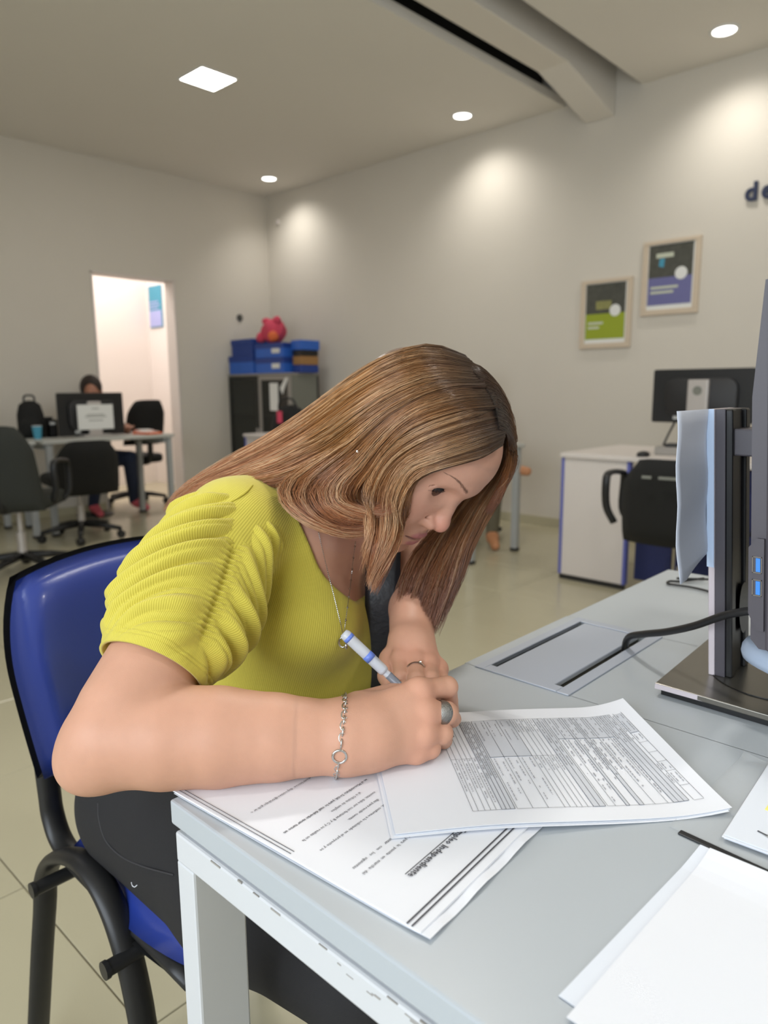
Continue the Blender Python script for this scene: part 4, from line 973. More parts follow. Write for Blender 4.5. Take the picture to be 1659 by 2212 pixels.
tor_mesh = cut_box(tor_mesh, lambda V: ~((w2h(V)[:, 2] > -.112) & (w2h(V)[:, 0] > -.100) & (np.linalg.norm(V-HC, axis=1) < .17)) & ~((((V-WR)@(WR-ER)/np.linalg.norm(WR-ER)) > -.040) & (np.linalg.norm(V-WR, axis=1) < .13)) & ~((((V-WL)@(WL-EL)/np.linalg.norm(WL-EL)) > -.024) & (np.linalg.norm(V-WL, axis=1) < .08)))
RHP = np.array([WR-(WR-ER)*.19, WR]+[q for p_, r_ in fing+[thumb] for q in p_]); LHP = np.array([WL-(WL-EL)*.30, WL]+[q for p_, r_ in fil+[thl] for q in p_])
rh_mesh = sdf_mesh(lambda P: smin(hand_r(P), arm_r(P), .010), RHP.min(0)-.035, RHP.max(0)+.035, .0014)
rh_mesh = cut_box(rh_mesh, lambda V: ((V-WR)@(WR-ER)/np.linalg.norm(WR-ER)) > -.045)
lh_mesh = sdf_mesh(lambda P: smin(hand_l(P), arm_l(P), .012), LHP.min(0)-.030, LHP.max(0)+.030, .0015)
lh_mesh = cut_box(lh_mesh, lambda V: ((V-WL)@(WL-EL)/np.linalg.norm(WL-EL)) > -.029)
V, F = np_join([face_mesh, head_mesh, tor_mesh, rh_mesh, lh_mesh])
# natural skin tints, plus shade painted into the mouth line and nostrils
base = np.array(lin((202, 153, 128))[:3]); col = np.tile(base, (len(V), 1))
hp = w2h(V); ay = np.abs(hp[:, 1]); ish = (np.linalg.norm(V-HC, axis=1) < .17)
def tint(w, c): 
    global col
    c = np.array(lin(c)[:3]); col = col*(1-w[:, None])+c*w[:, None]
g = lambda c, r: np.exp(-(((np.stack([hp[:, 0], ay, hp[:, 2]], 1)-np.array(c))/np.array(r))**2).sum(1))*ish
tint(.9*ish, (200, 152, 130))
tint(.35*g((.06, .042, -.035), (.03, .02, .02)), (208, 136, 120)); tint(.5*g((.105, 0, -.04), (.014, .016, .014)), (212, 134, 120))
q = np.stack([hp[:, 0], ay, hp[:, 2]], 1)
lipd = np.minimum(s_chain(q, [A_(.0926, 0, -.0708), A_(.0916, .008, -.0703), A_(.0850, .0185, -.0728), A_(.0795, .0245, -.0752)], [.0050, .0050, .0034, .0014]), s_chain(q, [A_(.0902, 0, -.0842), A_(.0886, .010, -.0838), A_(.0826, .0190, -.0793), A_(.0792, .0238, -.0762)], [.0062, .0058, .0036, .0014]))
tint(np.clip((.0010-lipd)/.0010, 0, 1)*ish*.9, (178, 112, 114))
sto = s_chain(q, [A_(.0965, 0, -.0772), A_(.0940, .010, -.0762), A_(.0865, .0205, -.0755), A_(.0800, .0265, -.0756)], [.0010, .0010, .0009, .0007])
tint(np.clip((.0014-sto)/.0014, 0, 1)*ish*.8, (104, 58, 60))  # painted shade where the lips meet
tint(.7*np.exp(-(s_ell(q, (.0945, .0080, -.0505), (.0060, .0030, .0028))/.0016)**2)*ish*(hp[:, 2] < -.046), (120, 66, 60))  # nostril openings darkened as painted shade
e_ = q-A_(.0650, .0310, -.003); eyed = np.linalg.norm(e_, axis=1)
tint(.20*np.clip((.0205-eyed)/.005, 0, 1)*ish, (176, 128, 112))
upe = e_[:, 2]*math.cos(R(UPL))-e_[:, 0]*math.sin(R(UPL))+.0016*np.abs(e_[:, 1]/.012)**2
tint(.92*np.clip(1-(upe-.0004)/.0018, 0, 1)*(upe > -.0012)*(np.abs(e_[:, 1]) < .0120)*(eyed < .0156)*(e_[:, 0] > .002)*ish, (34, 26, 28))
loe = e_[:, 2]*math.cos(R(LOL))-e_[:, 0]*math.sin(R(LOL))-.0012*np.abs(e_[:, 1]/.012)**2
tint(.6*np.clip(1-np.abs(loe+.0004)/.0010, 0, 1)*(np.abs(e_[:, 1]) < .0130)*(eyed < .0155)*(e_[:, 0] > .002)*ish, (60, 44, 44))
for mc in mcp+mcl: tint(.12*np.exp(-((np.linalg.norm(V-mc, axis=1)-.012)/.010)**2), (214, 140, 118))
body = np_obj('body', V, F, 'skin', woman, {'Col': col})
# eyes
mat('eye_white', (206, 198, 196), .10, coat=.6); mat('iris', (40, 28, 24), .06, coat=1.0); mat('lash', (18, 14, 14), .6); mat('brow_hair', (128, 96, 80), .7)
to_w = lambda g: (h2w(np.asarray(g[0])), g[1])
for s in (-1, 1):
    c = A_(.0650, .0310*s, -.003)
    sph = g_lathe([(max(1e-5, .0117*math.sin(t)), -.0117*math.cos(t)) for t in np.linspace(0, math.pi, 21)], 28)
    ey = obj('eye', to_w((np.asarray(sph[0])+c, sph[1])), 'eye_white', woman, True, True)
    gz = np.array(Matrix.Rotation(R(90+12), 3, 'Y'))
    ir = g_lathe([(0.0001, .01205), (.0025, .0120), (.0048, .01130), (.0066, .0101), (.0001, .0096)], 24)
    ob = obj('iris', to_w((np.asarray(ir[0])@gz.T+c, ir[1])), 'iris', ey, True, True)
    gs = []
    for k in range(46):                                             # upper lashes
        t = (k/45*2-1); yy = t*.0122; zz = -.0016*(yy/.012)**2; xx = math.sqrt(max(1e-8, .0146**2-yy*yy-zz*zz))
        p0 = A_(xx*math.cos(R(UPL))-zz*math.sin(R(UPL)), yy, zz*math.cos(R(UPL))+xx*math.sin(R(UPL))); dr = A_(xx*1.0, yy*.9, -.006); dr /= np.linalg.norm(dr)
        ln = .0062*(1-.30*t*s*-1)*random.uniform(.8, 1.1); sw = A_(0, random.uniform(-.12, .12), 0)
        pts = [p0, p0+(dr+sw)*ln*.4+A_(0, 0, -.0010), p0+(dr+sw)*ln*.75+A_(0, 0, -.0010), p0+(dr+sw*1.4)*ln+A_(0, 0, .0002)]
        gs.append(g_tube([q_*A_(1, 1, 1)+c for q_ in pts], [.00034, .0003, .0002, .00006], 4))
    for k in range(22):                                             # lower lashes
        t = (k/21*2-1); yy = t*.0115; xx = math.sqrt(.0144**2-yy*yy)
        p0 = A_(xx*math.cos(R(LOL)), yy, xx*math.sin(R(LOL))+.0012*(yy/.012)**2); dr = A_(.75, yy*30, -.75); dr /= np.linalg.norm(dr)
        gs.append(g_tube([p0+c, p0+c+dr*.0022, p0+c+dr*.0036], [.00012, .0001, .00004], 4))
    obj('lashes', to_w(g_join(*gs)), 'lash', woman, False, True, kind='stuff')
    gs = []
    bl = smooth_path([A_(.0905, .0135, .0150), A_(.0885, .0190, .0178), A_(.0835, .0285, .0222), A_(.0765, .0390, .0255), A_(.0675, .0500, .0245)], 10)
    for k in range(110):
        i = random.random()**.85; j = i*(len(bl)-1); a_ = bl[int(j)]; nx = bl[min(len(bl)-1, int(j)+4)]-a_; nx = nx/max(1e-6, np.linalg.norm(nx))
        p = a_+A_(0, 0, random.gauss(0, .0010*(1.25-i))); d_ = A_(nx[0]*.8+.05, nx[1], nx[2]+.35*(1-i)); d_ /= np.linalg.norm(d_); ln = .0055*random.uniform(.7, 1.1)
        P_ = np.array([p+d_*ln*t for t in (0, .5, 1)]); P_[:, 2] += [0, .0002, 0]
        for it in range(3): dd = head_h(P_); P_[:, 0] -= (dd-.0004)*.9
        P_[:, 1] *= s; gs.append(g_tube(P_, [.00010, .00010, .00003], 4))
    obj('eyebrow', to_w(g_join(*gs)), 'brow_hair', woman, False, True, kind='stuff')
# ---- ribbed yellow top
def rib_mat(name, c0, c1, lam, strength=.55):
    m = mat(name, c0, .82, spec=.25, sheen=.2); nt = m.node_tree; b = nt.nodes['Principled BSDF']
    a = nt.nodes.new('ShaderNodeAttribute'); a.attribute_name = 'rib'
    mu = nt.nodes.new('ShaderNodeMath'); mu.operation = 'MULTIPLY'; mu.inputs[1].default_value = 2*math.pi/lam; nt.links.new(a.outputs['Fac'], mu.inputs[0])
    si = nt.nodes.new('ShaderNodeMath'); si.operation = 'SINE'; nt.links.new(mu.outputs[0], si.inputs[0])
    mp = nt.nodes.new('ShaderNodeMapRange'); mp.inputs[1].default_value = -1; mp.inputs[2].default_value = .5; nt.links.new(si.outputs[0], mp.inputs[0])
    mx = nt.nodes.new('ShaderNodeMix'); mx.data_type = 'RGBA'; mx.inputs[6].default_value = lin(c1); mx.inputs[7].default_value = lin(c0)  # grooves coloured darker: shade painted in along with the bump
    nt.links.new(mp.outputs[0], mx.inputs[0]); nt.links.new(mx.outputs[2], b.inputs['Base Color'])
    bp = nt.nodes.new('ShaderNodeBump'); bp.inputs['Strength'].default_value = strength; bp.inputs['Distance'].default_value = .0008
    nt.links.new(mp.outputs[0], bp.inputs['Height']); nt.links.new(bp.outputs[0], b.inputs['Normal']); return m
rib_mat('yellow_rib', (212, 198, 84), (192, 178, 66), .0019, .30)
mat('yellow_seam', (170, 156, 44), .9)
def neck_cut(P):
    u = (P[:, 1]-.338); w = np.where(P[:, 0] > -.165, .150, .060); z = np.minimum(0, P[:, 2]-.990)
    return (np.sqrt((u/.112)**2+(z/w)**2)-1)*.10
def top_w(P):
    d = torso_w(P)-.0055
    al = s_chain(P, [SL, SL+(EL-SL)*.50], [.064, .062]); al = smax(al, (P-(SL+(EL-SL)*.45))@((EL-SL)/np.linalg.norm(EL-SL)), .004)
    d = smin(d, al, .02); d = smin(d, s_cone(P, SR+A_(0, .01, .0), SR+(ER-SR)*.10, .0585, .0585), .02)
    d = smax(d, -neck_cut(P), .004); return np.maximum(d, .565-P[:, 2])
tV, tF = sdf_mesh(top_w, (-.47, .10, .55), (-.0, .62, 1.04), .0030)
ang = np.arctan2(tV[:, 1]-.345+.05*(tV[:, 2]-.8), tV[:, 0]+.235-.42*(tV[:, 2]-.8)); rib = ang*.150
top = np_obj('top', tV, tF, 'yellow_rib', woman, {'rib': rib})
# gathered right sleeve: a swept, folded tube
ax = (ER-SR)/np.linalg.norm(ER-SR); S0 = SR-ax*.022; LS = .205
cd = CAM-(S0+ax*.1); n1 = cd-ax*(cd@ax); n1 /= np.linalg.norm(n1); n2 = np.cross(ax, n1)
if n2@RT < 0: n2 = -n2
nt_, nph = 300, 300
t = np.linspace(-.16, 1, nt_)[:, None]; ph = np.linspace(-math.pi, math.pi, nph, endpoint=False)[None]
tc_ = np.clip(t, 0, 1)
rad = np.interp(t, [-.16, -.10, -.02, .10, .30, .55, .80, .93, 1.0], [.020, .034, .045, .0520, .0560, .0580, .0568, .0560, .0558])
ps = ph-(.10+.50*tc_); ps = (ps+math.pi) % (2*math.pi)-math.pi; ap = np.abs(ps)
lat = np.where(ps < 0, .62, .40)*np.minimum(ap, 1.9)*.066
rng = np.random.RandomState(5)
sv = tc_*LS-lat
warp = .006*np.sin(23*sv+1.5*ps)+.003*np.sin(3.3*ps+40*sv)
def fold(freq, phase): 
    c = np.abs(np.sin(math.pi*(sv+warp)*freq+phase*.5)); return c**.8
side = (ps > 0)*1.0
fd = .0165*fold(33, .4+1.3*side)*(1+.35*np.sin(2.3*ps+9*tc_))+.0060*fold(61, 2.0+.9*side)
env = (1-np.exp(-(ap/.42)**2))*np.exp(-(np.maximum(0, ap-1.8)/.8)**2)*np.clip((1-t)/.16, 0, 1)*np.clip((t+.02)/.14, 0, 1)
puck = .0024*np.sin(2*math.pi*tc_*LS/.0062+9*ps)*np.exp(-(ap/.17)**2)*np.clip((.88-t)/.1, 0, 1)*np.clip((t-.06)/.08, 0, 1)
grv = -.0030*np.exp(-(ap/.07)**2)*np.clip((.90-t)/.12, 0, 1)*np.clip((t-.05)/.1, 0, 1)
rr = rad+env*(fd-.002)+puck+grv
hem = -.0012*(np.exp(-((t-.955)/.0035)**2)+np.exp(-((t-.935)/.0035)**2))
rr = rr+hem
# droop of the cloth to the underside
P3 = S0+(t*LS)[..., None]*ax+rr[..., None]*(np.cos(ph)[..., None]*n1+np.sin(ph)[..., None]*n2)
sag = np.clip(-(np.cos(ph)*n1[2]+np.sin(ph)*n2[2]), 0, 1)[..., None]*np.clip(np.sin(np.clip(t, 0, 1)*math.pi), 0, 1)[..., None]*.010
P3 = P3-np.array([0, 0, 1])*sag
V = P3.reshape(-1, 3); ribs = (ph*.066+.0012*np.sin(2*math.pi*sv*27)*env+0*t).reshape(-1)
# hem turn-in
ring = [(S0+(LS-.0005)*ax+(rr[-1]-.0035)[:, None]*(np.cos(ph[0])[:, None]*n1+np.sin(ph[0])[:, None]*n2)), (S0+(LS-.03)*ax+(rr[-1]-.0045)[:, None]*(np.cos(ph[0])[:, None]*n1+np.sin(ph[0])[:, None]*n2))]
V = np.concatenate([V]+ring); ribs = np.concatenate([ribs, ribs[:nph], ribs[:nph]])
ii, jj = np.meshgrid(np.arange(nt_+1), np.arange(nph), indexing='ij'); a0 = ii*nph+jj; a1 = ii*nph+(jj+1) % nph
Fq = np.stack([a0, a1, a1+nph, a0+nph], -1).reshape(-1, 4)
if np.cross(n1, n2)@ax < 0: Fq = Fq[:, ::-1]
sleeve = np_obj('sleeve', V, Fq, 'yellow_rib', woman, {'rib': ribs})
# ---- black trousers
mat('black_denim', (30, 29, 31), .85, noise=.12, nscale=300, bump=.25, bscale=900)
def trousers_w(P):
    d = s_ell(P, (-.355, .262, .535), (.125, .190, .120))
    d = smin(d, s_chain(P, [A_(-.345, .172, .515), A_(-.10, .165, .515), A_(.085, .170, .495)], [.106, .098, .066], .03), .04)
    d = smin(d, s_chain(P, [A_(-.33, .375, .535), A_(-.10, .385, .530), A_(.085, .390, .500)], [.092, .082, .062], .03), .04)
    d = smin(d, s_chain(P, [A_(.085, .185, .500), A_(.045, .180, .30), A_(.02, .178, .09)], [.060, .052, .036], .02), .02)
    d = smin(d, s_chain(P, [A_(.085, .390, .500), A_(.045, .395, .30), A_(.02, .40, .09)], [.060, .052, .036], .02), .02)
    d = np.maximum(d, .085-P[:, 2]); return np.maximum(d, P[:, 2]-.68)
qV, qF = sdf_mesh(trousers_w, (-.50, .05, .07), (.20, .55, .70), .006)
qV[:, 2] = np.maximum(qV[:, 2], np.where((qV[:, 0] < -.08) & (qV[:, 2] < .50) & (qV[:, 2] > .40), .4650, -1))
tr = np_obj('trousers', qV, qF, 'black_denim', woman)
mat('seam_thread', (52, 51, 54), .8)
def on_tr(x, y):
    P = np.array([at_px(x, y, d) for d in np.linspace(.6, 1.2, 241)]); q = trousers_w(P)-.0012; i = int(np.argmax(q < 0)) if (q < 0).any() else int(np.argmin(q)); return P[i]
obj('side_seam', g_tube(smooth_path([on_tr(*p) for p in ((212, 1735), (214, 1770), (228, 1815), (262, 1850), (310, 1872), (375, 1890))], 5), .0011, 6), 'seam_thread', tr, True, True)
mat('black_shoe', (28, 26, 26), .4)
for y in (.178, .400):
    sh_ = sdf_mesh(lambda P: np.maximum(smin(s_cone(P, A_(.0, y, .05), A_(.02, y, .10), .040, .040), s_cone(P, A_(-.005, y, .036), A_(.15, y, .026), .038, .030), .03), -P[:, 2]+.001), (-.06, y-.06, 0), (.20, y+.06, .16), .006)
    np_obj('shoe', *sh_, 'black_shoe', woman)
# ---- black shoulder bag hanging on her far side
mat('black_leather', (30, 31, 36), .42, bump=.3, bscale=120, noise=.1, nscale=60)
sb = thing('shoulder_bag', 'black leather shoulder bag with a wide strap worn in front of the writing woman', 'bag', (-.080, .345, .62))
obj('body', g_xf(g_box((-.05, -.10, -.02), (.02, .10, .10), .02, 3), (0, .03, 0)), 'black_leather', sb, 40)
obj('strap', g_tube(smooth_path([A_(-.075, .350, .66), A_(-.058, .345, .74), A_(-.058, .347, .80), A_(-.062, .352, .86), A_(-.078, .372, .92), A_(-.115, .42, .985), A_(-.16, .46, 1.01), A_(-.24, .47, .97), A_(-.33, .46, .85), A_(-.35, .42, .72)], 6), .0022, 10, ry=.024, up=tuple(RT)), 'black_leather', sb, True, True)
# ---- hair: guide sheets laid over the scalp, then thousands of fine strands
_dep = np.linspace(.62, 1.06, 221)
def on_head(x, y, off):
    P = np.array([at_px(x, y, d) for d in _dep]); s = head_h(w2h(P))-off
    i = np.argmax(s < 0) if (s < 0).any() else int(np.argmin(s))
    if i > 0 and s[i] < 0: tt = s[i-1]/(s[i-1]-s[i]); return at_px(x, y, _dep[i-1]+(_dep[i]-_dep[i-1])*tt)
    return at_px(x, y, _dep[i])
def on_far(x, y, off):
    P = np.array([at_px(x, y, d) for d in _dep]); s = head_h(w2h(P))-off
    if (s < 0).any(): i = len(s)-1-int(np.argmax((s < 0)[::-1])); return at_px(x, y, _dep[i])
    return at_px(x, y, _dep[int(np.argmin(s))])
def guide(pts, off=.010, n=21, near=True):
    out = []
    for p in pts:
        if len(p) == 2: out.append(on_head(p[0], p[1], off))
        elif isinstance(p[2], str): out.append(on_far(p[0], p[1], off))
        else:
            q = at_px(*p)
            if near:
                PP = np.array([at_px(p[0], p[1], d) for d in _dep]); sd = head_h(w2h(PP))-off
                if (sd < 0).any() and _dep[int(np.argmax(sd < 0))] < p[2]+.03: q = on_head(p[0], p[1], off)
            out.append(q)
    q = smooth_path(out, 8); d = np.r_[0, np.cumsum(np.linalg.norm(np.diff(q, axis=0), axis=1))]; u = np.linspace(0, d[-1], n)
    q = np.stack([np.interp(u, d, q[:, i]) for i in range(3)], 1)
    hv = w2h(q); sd = head_h(hv)                                   # never sink into the head
    return q
G_face = [guide(g, .009) for g in (
    [(1086, 962), (1040, 988), (985, 1003), (930, 1018), (893, 1042), (876, 1085, .795), (866, 1140, .790), (848, 1195, .788), (822, 1250, .790), (803, 1284, .793)],
    [(1092, 935), (1030, 955), (950, 980), (890, 1008), (858, 1055, .788), (845, 1110, .783), (835, 1170, .782), (812, 1230, .786), (800, 1268, .79)],
    [(1090, 905), (1010, 925), (930, 952), (865, 990), (828, 1045, .785), (815, 1105, .780), (808, 1165, .780), (800, 1225, .785), (796, 1250, .79)],
    [(1080, 875), (1000, 893), (910, 925), (845, 968), (805, 1030, .787), (795, 1085, .785), (795, 1140, .785), (796, 1200, .79)])]
G_ear = [guide(g, .011) for g in (
    [(1080, 880), (1000, 890), (905, 920), (840, 965), (800, 1015, .790), (765, 1055, .795), (765, 1090, .80), (800, 1100, .825), (845, 1080, .84)],
    [(1070, 855), (985, 865), (895, 895), (828, 945), (785, 995, .792), (735, 1040, .80), (722, 1080, .80), (760, 1110, .80), (820, 1108, .825), (860, 1085, .84)],
    [(1055, 835), (960, 845), (875, 880), (805, 935), (755, 985, .795), (690, 1035, .805), (665, 1075, .80), (700, 1120, .795), (770, 1138, .81), (840, 1115, .835)],
    [(1040, 820), (940, 828), (855, 868), (785, 925, .80), (720, 980, .81), (640, 1030, .815), (602, 1062, .81), (635, 1112, .795), (705, 1146, .79), (775, 1152, .805), (835, 1130, .83)])]
G_back = [guide(g, .012) for g in (
    [(1050, 835), (950, 842), (860, 878), (785, 932, .81), (715, 985, .82), (640, 1025, .83), (565, 1046, .84), (490, 1058, .855), (420, 1085, .88), (385, 1112, .89)],
    [(1045, 815), (940, 812), (850, 845), (770, 900, .82), (690, 955, .835), (605, 1000, .85), (525, 1030, .865), (450, 1058, .885), (395, 1095, .90), (372, 1118, .905)],
    [(1035, 798), (930, 788), (845, 812), (765, 862, .84), (680, 925, .855), (595, 975, .87), (510, 1015, .885), (435, 1052, .90), (385, 1090, .915), (366, 1116, .92)],
    [(1018, 780), (930, 758), (845, 780, .86), (760, 838, .865), (675, 900, .88), (590, 955, .89), (505, 1002, .90), (430, 1044, .915), (383, 1082, .93), (362, 1112, .935)],
    [(1005, 768, .86), (930, 748, .865), (845, 770, .885), (758, 826, .895), (670, 892, .905), (585, 948, .915), (500, 998, .92), (428, 1040, .93), (380, 1078, .945), (360, 1108, .95)])]
G_far = [guide(g, .012, near=False) for g in (
    [(1094, 905, 'f'), (1108, 950, .862), (1104, 1005, .868), (1078, 1060, .875), (1043, 1118, .88), (1010, 1185, .885), (987, 1255, .885), (962, 1315, .885), (940, 1372, .885)],
    [(1090, 900, 'f'), (1100, 955, .872), (1088, 1015, .885), (1050, 1075, .895), (1010, 1138, .90), (975, 1205, .90), (948, 1265, .895), (928, 1320, .89), (918, 1368, .888)],
    [(1082, 890, 'f'), (1085, 960, .882), (1060, 1030, .90), (1015, 1095, .91), (970, 1160, .915), (935, 1225, .91), (912, 1285, .905), (897, 1335, .90), (890, 1355, .90)],
    [(1070, 880, 'f'), (1060, 965, .90), (1020, 1050, .915), (960, 1130, .925), (905, 1190, .925), (875, 1245, .92), (862, 1295, .915), (858, 1325, .91)])]
G_fart = [guide(g, .0095, near=False) for g in (
    [(1078, 925), (1099, 938), (1109, 972, .845), (1106, 1010, .86), (1085, 1055, .87), (1050, 1112, .875)],
    [(1066, 872), (1090, 885), (1106, 930, .838), (1108, 980, .855), (1092, 1040, .868), (1060, 1100, .874)],
    [(1036, 820), (1070, 836), (1096, 880, .845), (1106, 935, .858), (1100, 1010, .868), (1070, 1075, .875)],
    [(1000, 778), (1040, 795), (1078, 845, .86), (1098, 910, .872), (1098, 990, .88), (1070, 1070, .885)])]
rg_ = np.random.RandomState(21)
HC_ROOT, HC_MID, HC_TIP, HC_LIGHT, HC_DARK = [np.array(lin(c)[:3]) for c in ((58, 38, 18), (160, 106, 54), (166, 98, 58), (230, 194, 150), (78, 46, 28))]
SV, SF, SC = [], [], []
_off = 0
def strands(G, count, thick, rad=.00026, side=0., dark=1., jit=.0016, root_len=.16, light=.22, t_end=(.86, 1.0)):
    """interpolated strands of one guide sheet"""
    global _off
    G = np.array(G); K, M, _ = G.shape
    s = rg_.rand(count)*(K-1); i = np.minimum(s.astype(int), K-2); f = (s-i)[:, None, None]
    i0 = np.maximum(i-1, 0); i3 = np.minimum(i+2, K-1); p0, p1, p2, p3 = G[i0], G[i], G[i+1], G[i3]
    P = .5*((2*p1)+(-p0+p2)*f+(2*p0-5*p1+4*p2-p3)*f*f+(-p0+3*p1-3*p2+p3)*f**3)
    T = np.gradient(P, axis=1); T /= np.linalg.norm(T, axis=2, keepdims=True)+1e-12
    A = np.gradient(G, axis=0)[i]; N = np.cross(T, A); N /= np.linalg.norm(N, axis=2, keepdims=True)+1e-12
    toc = CAM-P; sg = np.sign((N*toc).sum(2, keepdims=True)); N = N*sg
    u = np.linspace(0, 1, M)[None, :, None]
    cl = rg_.rand(count); clump = np.floor(s*14)                       # locks share an offset
    coff = np.sin(clump*12.9898)*43758.5453; coff = coff-np.floor(coff)
    lay = (.35*coff+.65*cl)[:, None, None]
    P = P+N*((lay-.5)*thick)*(.12+.88*np.minimum(1, u*2.6))+N*side
    B_ = np.cross(T, N)
    ph = rg_.rand(count, 1, 1)*6.28; fr = 1.5+2.5*rg_.rand(count, 1, 1)
    P = P+N*(jit*np.sin(ph+fr*6.28*u)*u)+B_*(jit*1.5*np.cos(ph*1.7+fr*5*u)*(.15+u))
    P = P+B_*((coff[:, None, None]-.5)*.006*u)
    # trim the ends unevenly
    te = t_end[0]+(t_end[1]-t_end[0])*rg_.rand(count); ts = .05*rg_.rand(count)**1.5; uu = (ts[:, None]+np.linspace(0, 1, M)[None]*(te-ts)[:, None])*(M-1); k0 = np.minimum(uu.astype(int), M-2); fr_ = (uu-k0)[..., None]
    ar = np.arange(count)[:, None]; P = P[ar, k0]*(1-fr_)+P[ar, k0+1]*fr_
    # keep outside the head
    for it in range(2):
        hv = w2h(P.reshape(-1, 3)); d = head_h(hv).reshape(count, M); bad = d < .0035
        if not bad.any(): break
        P = P+N*np.clip(.0045-d, 0, .02)[..., None]*bad[..., None]
    T = np.gradient(P, axis=1); T /= np.linalg.norm(T, axis=2, keepdims=True)+1e-12
    N = N-T*(N*T).sum(2, keepdims=True); N /= np.linalg.norm(N, axis=2, keepdims=True)+1e-12; B_ = np.cross(T, N)
    r = rad*(.8+.5*rg_.rand(count, 1, 1))*np.clip(1.25-u**6, .25, 1)
    V = np.stack([P+r*(math.cos(a)*B_+math.sin(a)*N) for a in (1.571, 3.665, 5.760)], 2).reshape(-1, 3)
    base = (np.arange(count)*M*3)[:, None, None]; j = (np.arange(M-1)*3)[None, :, None]; k = np.arange(3)[None, None]; k2 = (k+1) % 3
    Fq = np.stack([base+j+k, base+j+k2, base+j+3+k2, base+j+3+k], -1).reshape(-1, 4)+_off
    _off += len(V)
    # colour: dark roots, golden lengths, single lighter and darker strands
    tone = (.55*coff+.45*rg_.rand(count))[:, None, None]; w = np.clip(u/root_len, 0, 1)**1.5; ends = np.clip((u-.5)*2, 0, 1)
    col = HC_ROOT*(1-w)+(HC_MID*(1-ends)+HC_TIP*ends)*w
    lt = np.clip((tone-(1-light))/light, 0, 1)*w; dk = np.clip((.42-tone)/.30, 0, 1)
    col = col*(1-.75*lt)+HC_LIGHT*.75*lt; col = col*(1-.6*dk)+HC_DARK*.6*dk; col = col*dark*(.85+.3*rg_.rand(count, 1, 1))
    SV.append(V); SF.append(Fq); SC.append(np.repeat(col.reshape(-1, 3), 3, 0))
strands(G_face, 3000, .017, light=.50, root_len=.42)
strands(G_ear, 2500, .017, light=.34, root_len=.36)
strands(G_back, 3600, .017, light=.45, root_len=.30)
strands(G_far, 2200, .018, light=.22, root_len=.45, dark=.72)  # far-side strands darkened in colour to stand in for shade
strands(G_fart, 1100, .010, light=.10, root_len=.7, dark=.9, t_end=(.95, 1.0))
mh = bpy.data.materials.new('hair'); mh.use_nodes = True; MATS['hair'] = mh; nt = mh.node_tree; b = nt.nodes['Principled BSDF']
a = nt.nodes.new('ShaderNodeAttribute'); a.attribute_name = 'Col'; nt.links.new(a.outputs['Color'], b.inputs['Base Color'])
b.inputs['Roughness'].default_value = .30; b.inputs['Specular IOR Level'].default_value = .55; b.inputs['Sheen Weight'].default_value = .1
hair = np_obj('hair', np.concatenate(SV), np.concatenate(SF), 'hair', woman, {'Col': np.concatenate(SC)}); hair['kind'] = 'stuff'
# scalp cap under the strands
def cap_w(P):
    h = w2h(P); d = head_h(h)-.0040
    y = np.abs(h[:, 1]); hl = np.interp(y, [0, .03, .05, .062, .075], [.088, .080, .062, .034, -.02])     # hairline height
    front = np.minimum(h[:, 0]-.018, 1)
    face = np.maximum(h[:, 0]-np.interp(y, [0, .05, .066, .08], [.03, .02, .028, .03]), hl*0-(h[:, 2]-hl))*1.0
    keep = np.minimum(-(h[:, 0]-.012), (h[:, 2]-hl)) * -1
    d = np.maximum(d, np.minimum(h[:, 0]-.010, hl-h[:, 2])); return np.maximum(d, -.085-h[:, 2])
cV, cF = sdf_mesh(cap_w, HC-.15, HC+.15, .004)
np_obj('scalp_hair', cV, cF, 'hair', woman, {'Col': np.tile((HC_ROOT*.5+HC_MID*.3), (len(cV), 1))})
# ---- pen and jewellery
mat('steel', (196, 194, 190), .22, metal=1, bump=.1, bscale=400)
mat('steel_worn', (150, 148, 144), .38, metal=1, bump=.5, bscale=700)
mat('pen_clear', (226, 230, 238), .18, alpha=.55, spec=.6); mat('pen_grey', (120, 122, 130), .3); mat('pen_blue', (104, 134, 222), .35, alpha=.8); mat('pen_ink', (40, 40, 52), .3)
TIP = A_(.1285, .2580, DZT+.0085); PTOP = at_px(742, 1367, .757); pd = PTOP-TIP; PL = np.linalg.norm(pd); pd /= PL
pen = thing('ballpoint_pen', 'clear plastic ballpoint pen with blue end held in the writing hand', 'pen', tuple(TIP))
along = lambda a, b, ra, rb=None, n=14: g_tube([TIP+pd*a, TIP+pd*b], [ra, ra if rb is None else rb], n)
obj('nib', along(.0, .012, .0006, .0028), 'steel', pen, True, True)
obj('barrel', along(.012, .118, .0040), 'pen_clear', pen, True, True)
obj('refill', along(.010, .112, .0016), 'pen_ink', pen, True, True)
obj('barrel_sleeve', along(.060, .095, .0043), 'pen_grey', pen, True, True)
cp_ = obj('cap', g_tube([TIP+pd*a for a in (.100, .103, .146, PL-.003, PL)], [.0052, .0058, .0060, .0060, .0045], 16), 'pen_clear', pen, True, True)
obj('cap_band', along(.119, .126, .0062), 'pen_blue', cp_, True, True); obj('cap_end', along(PL-.010, PL-.006, .0062), 'pen_blue', cp_, True, True)
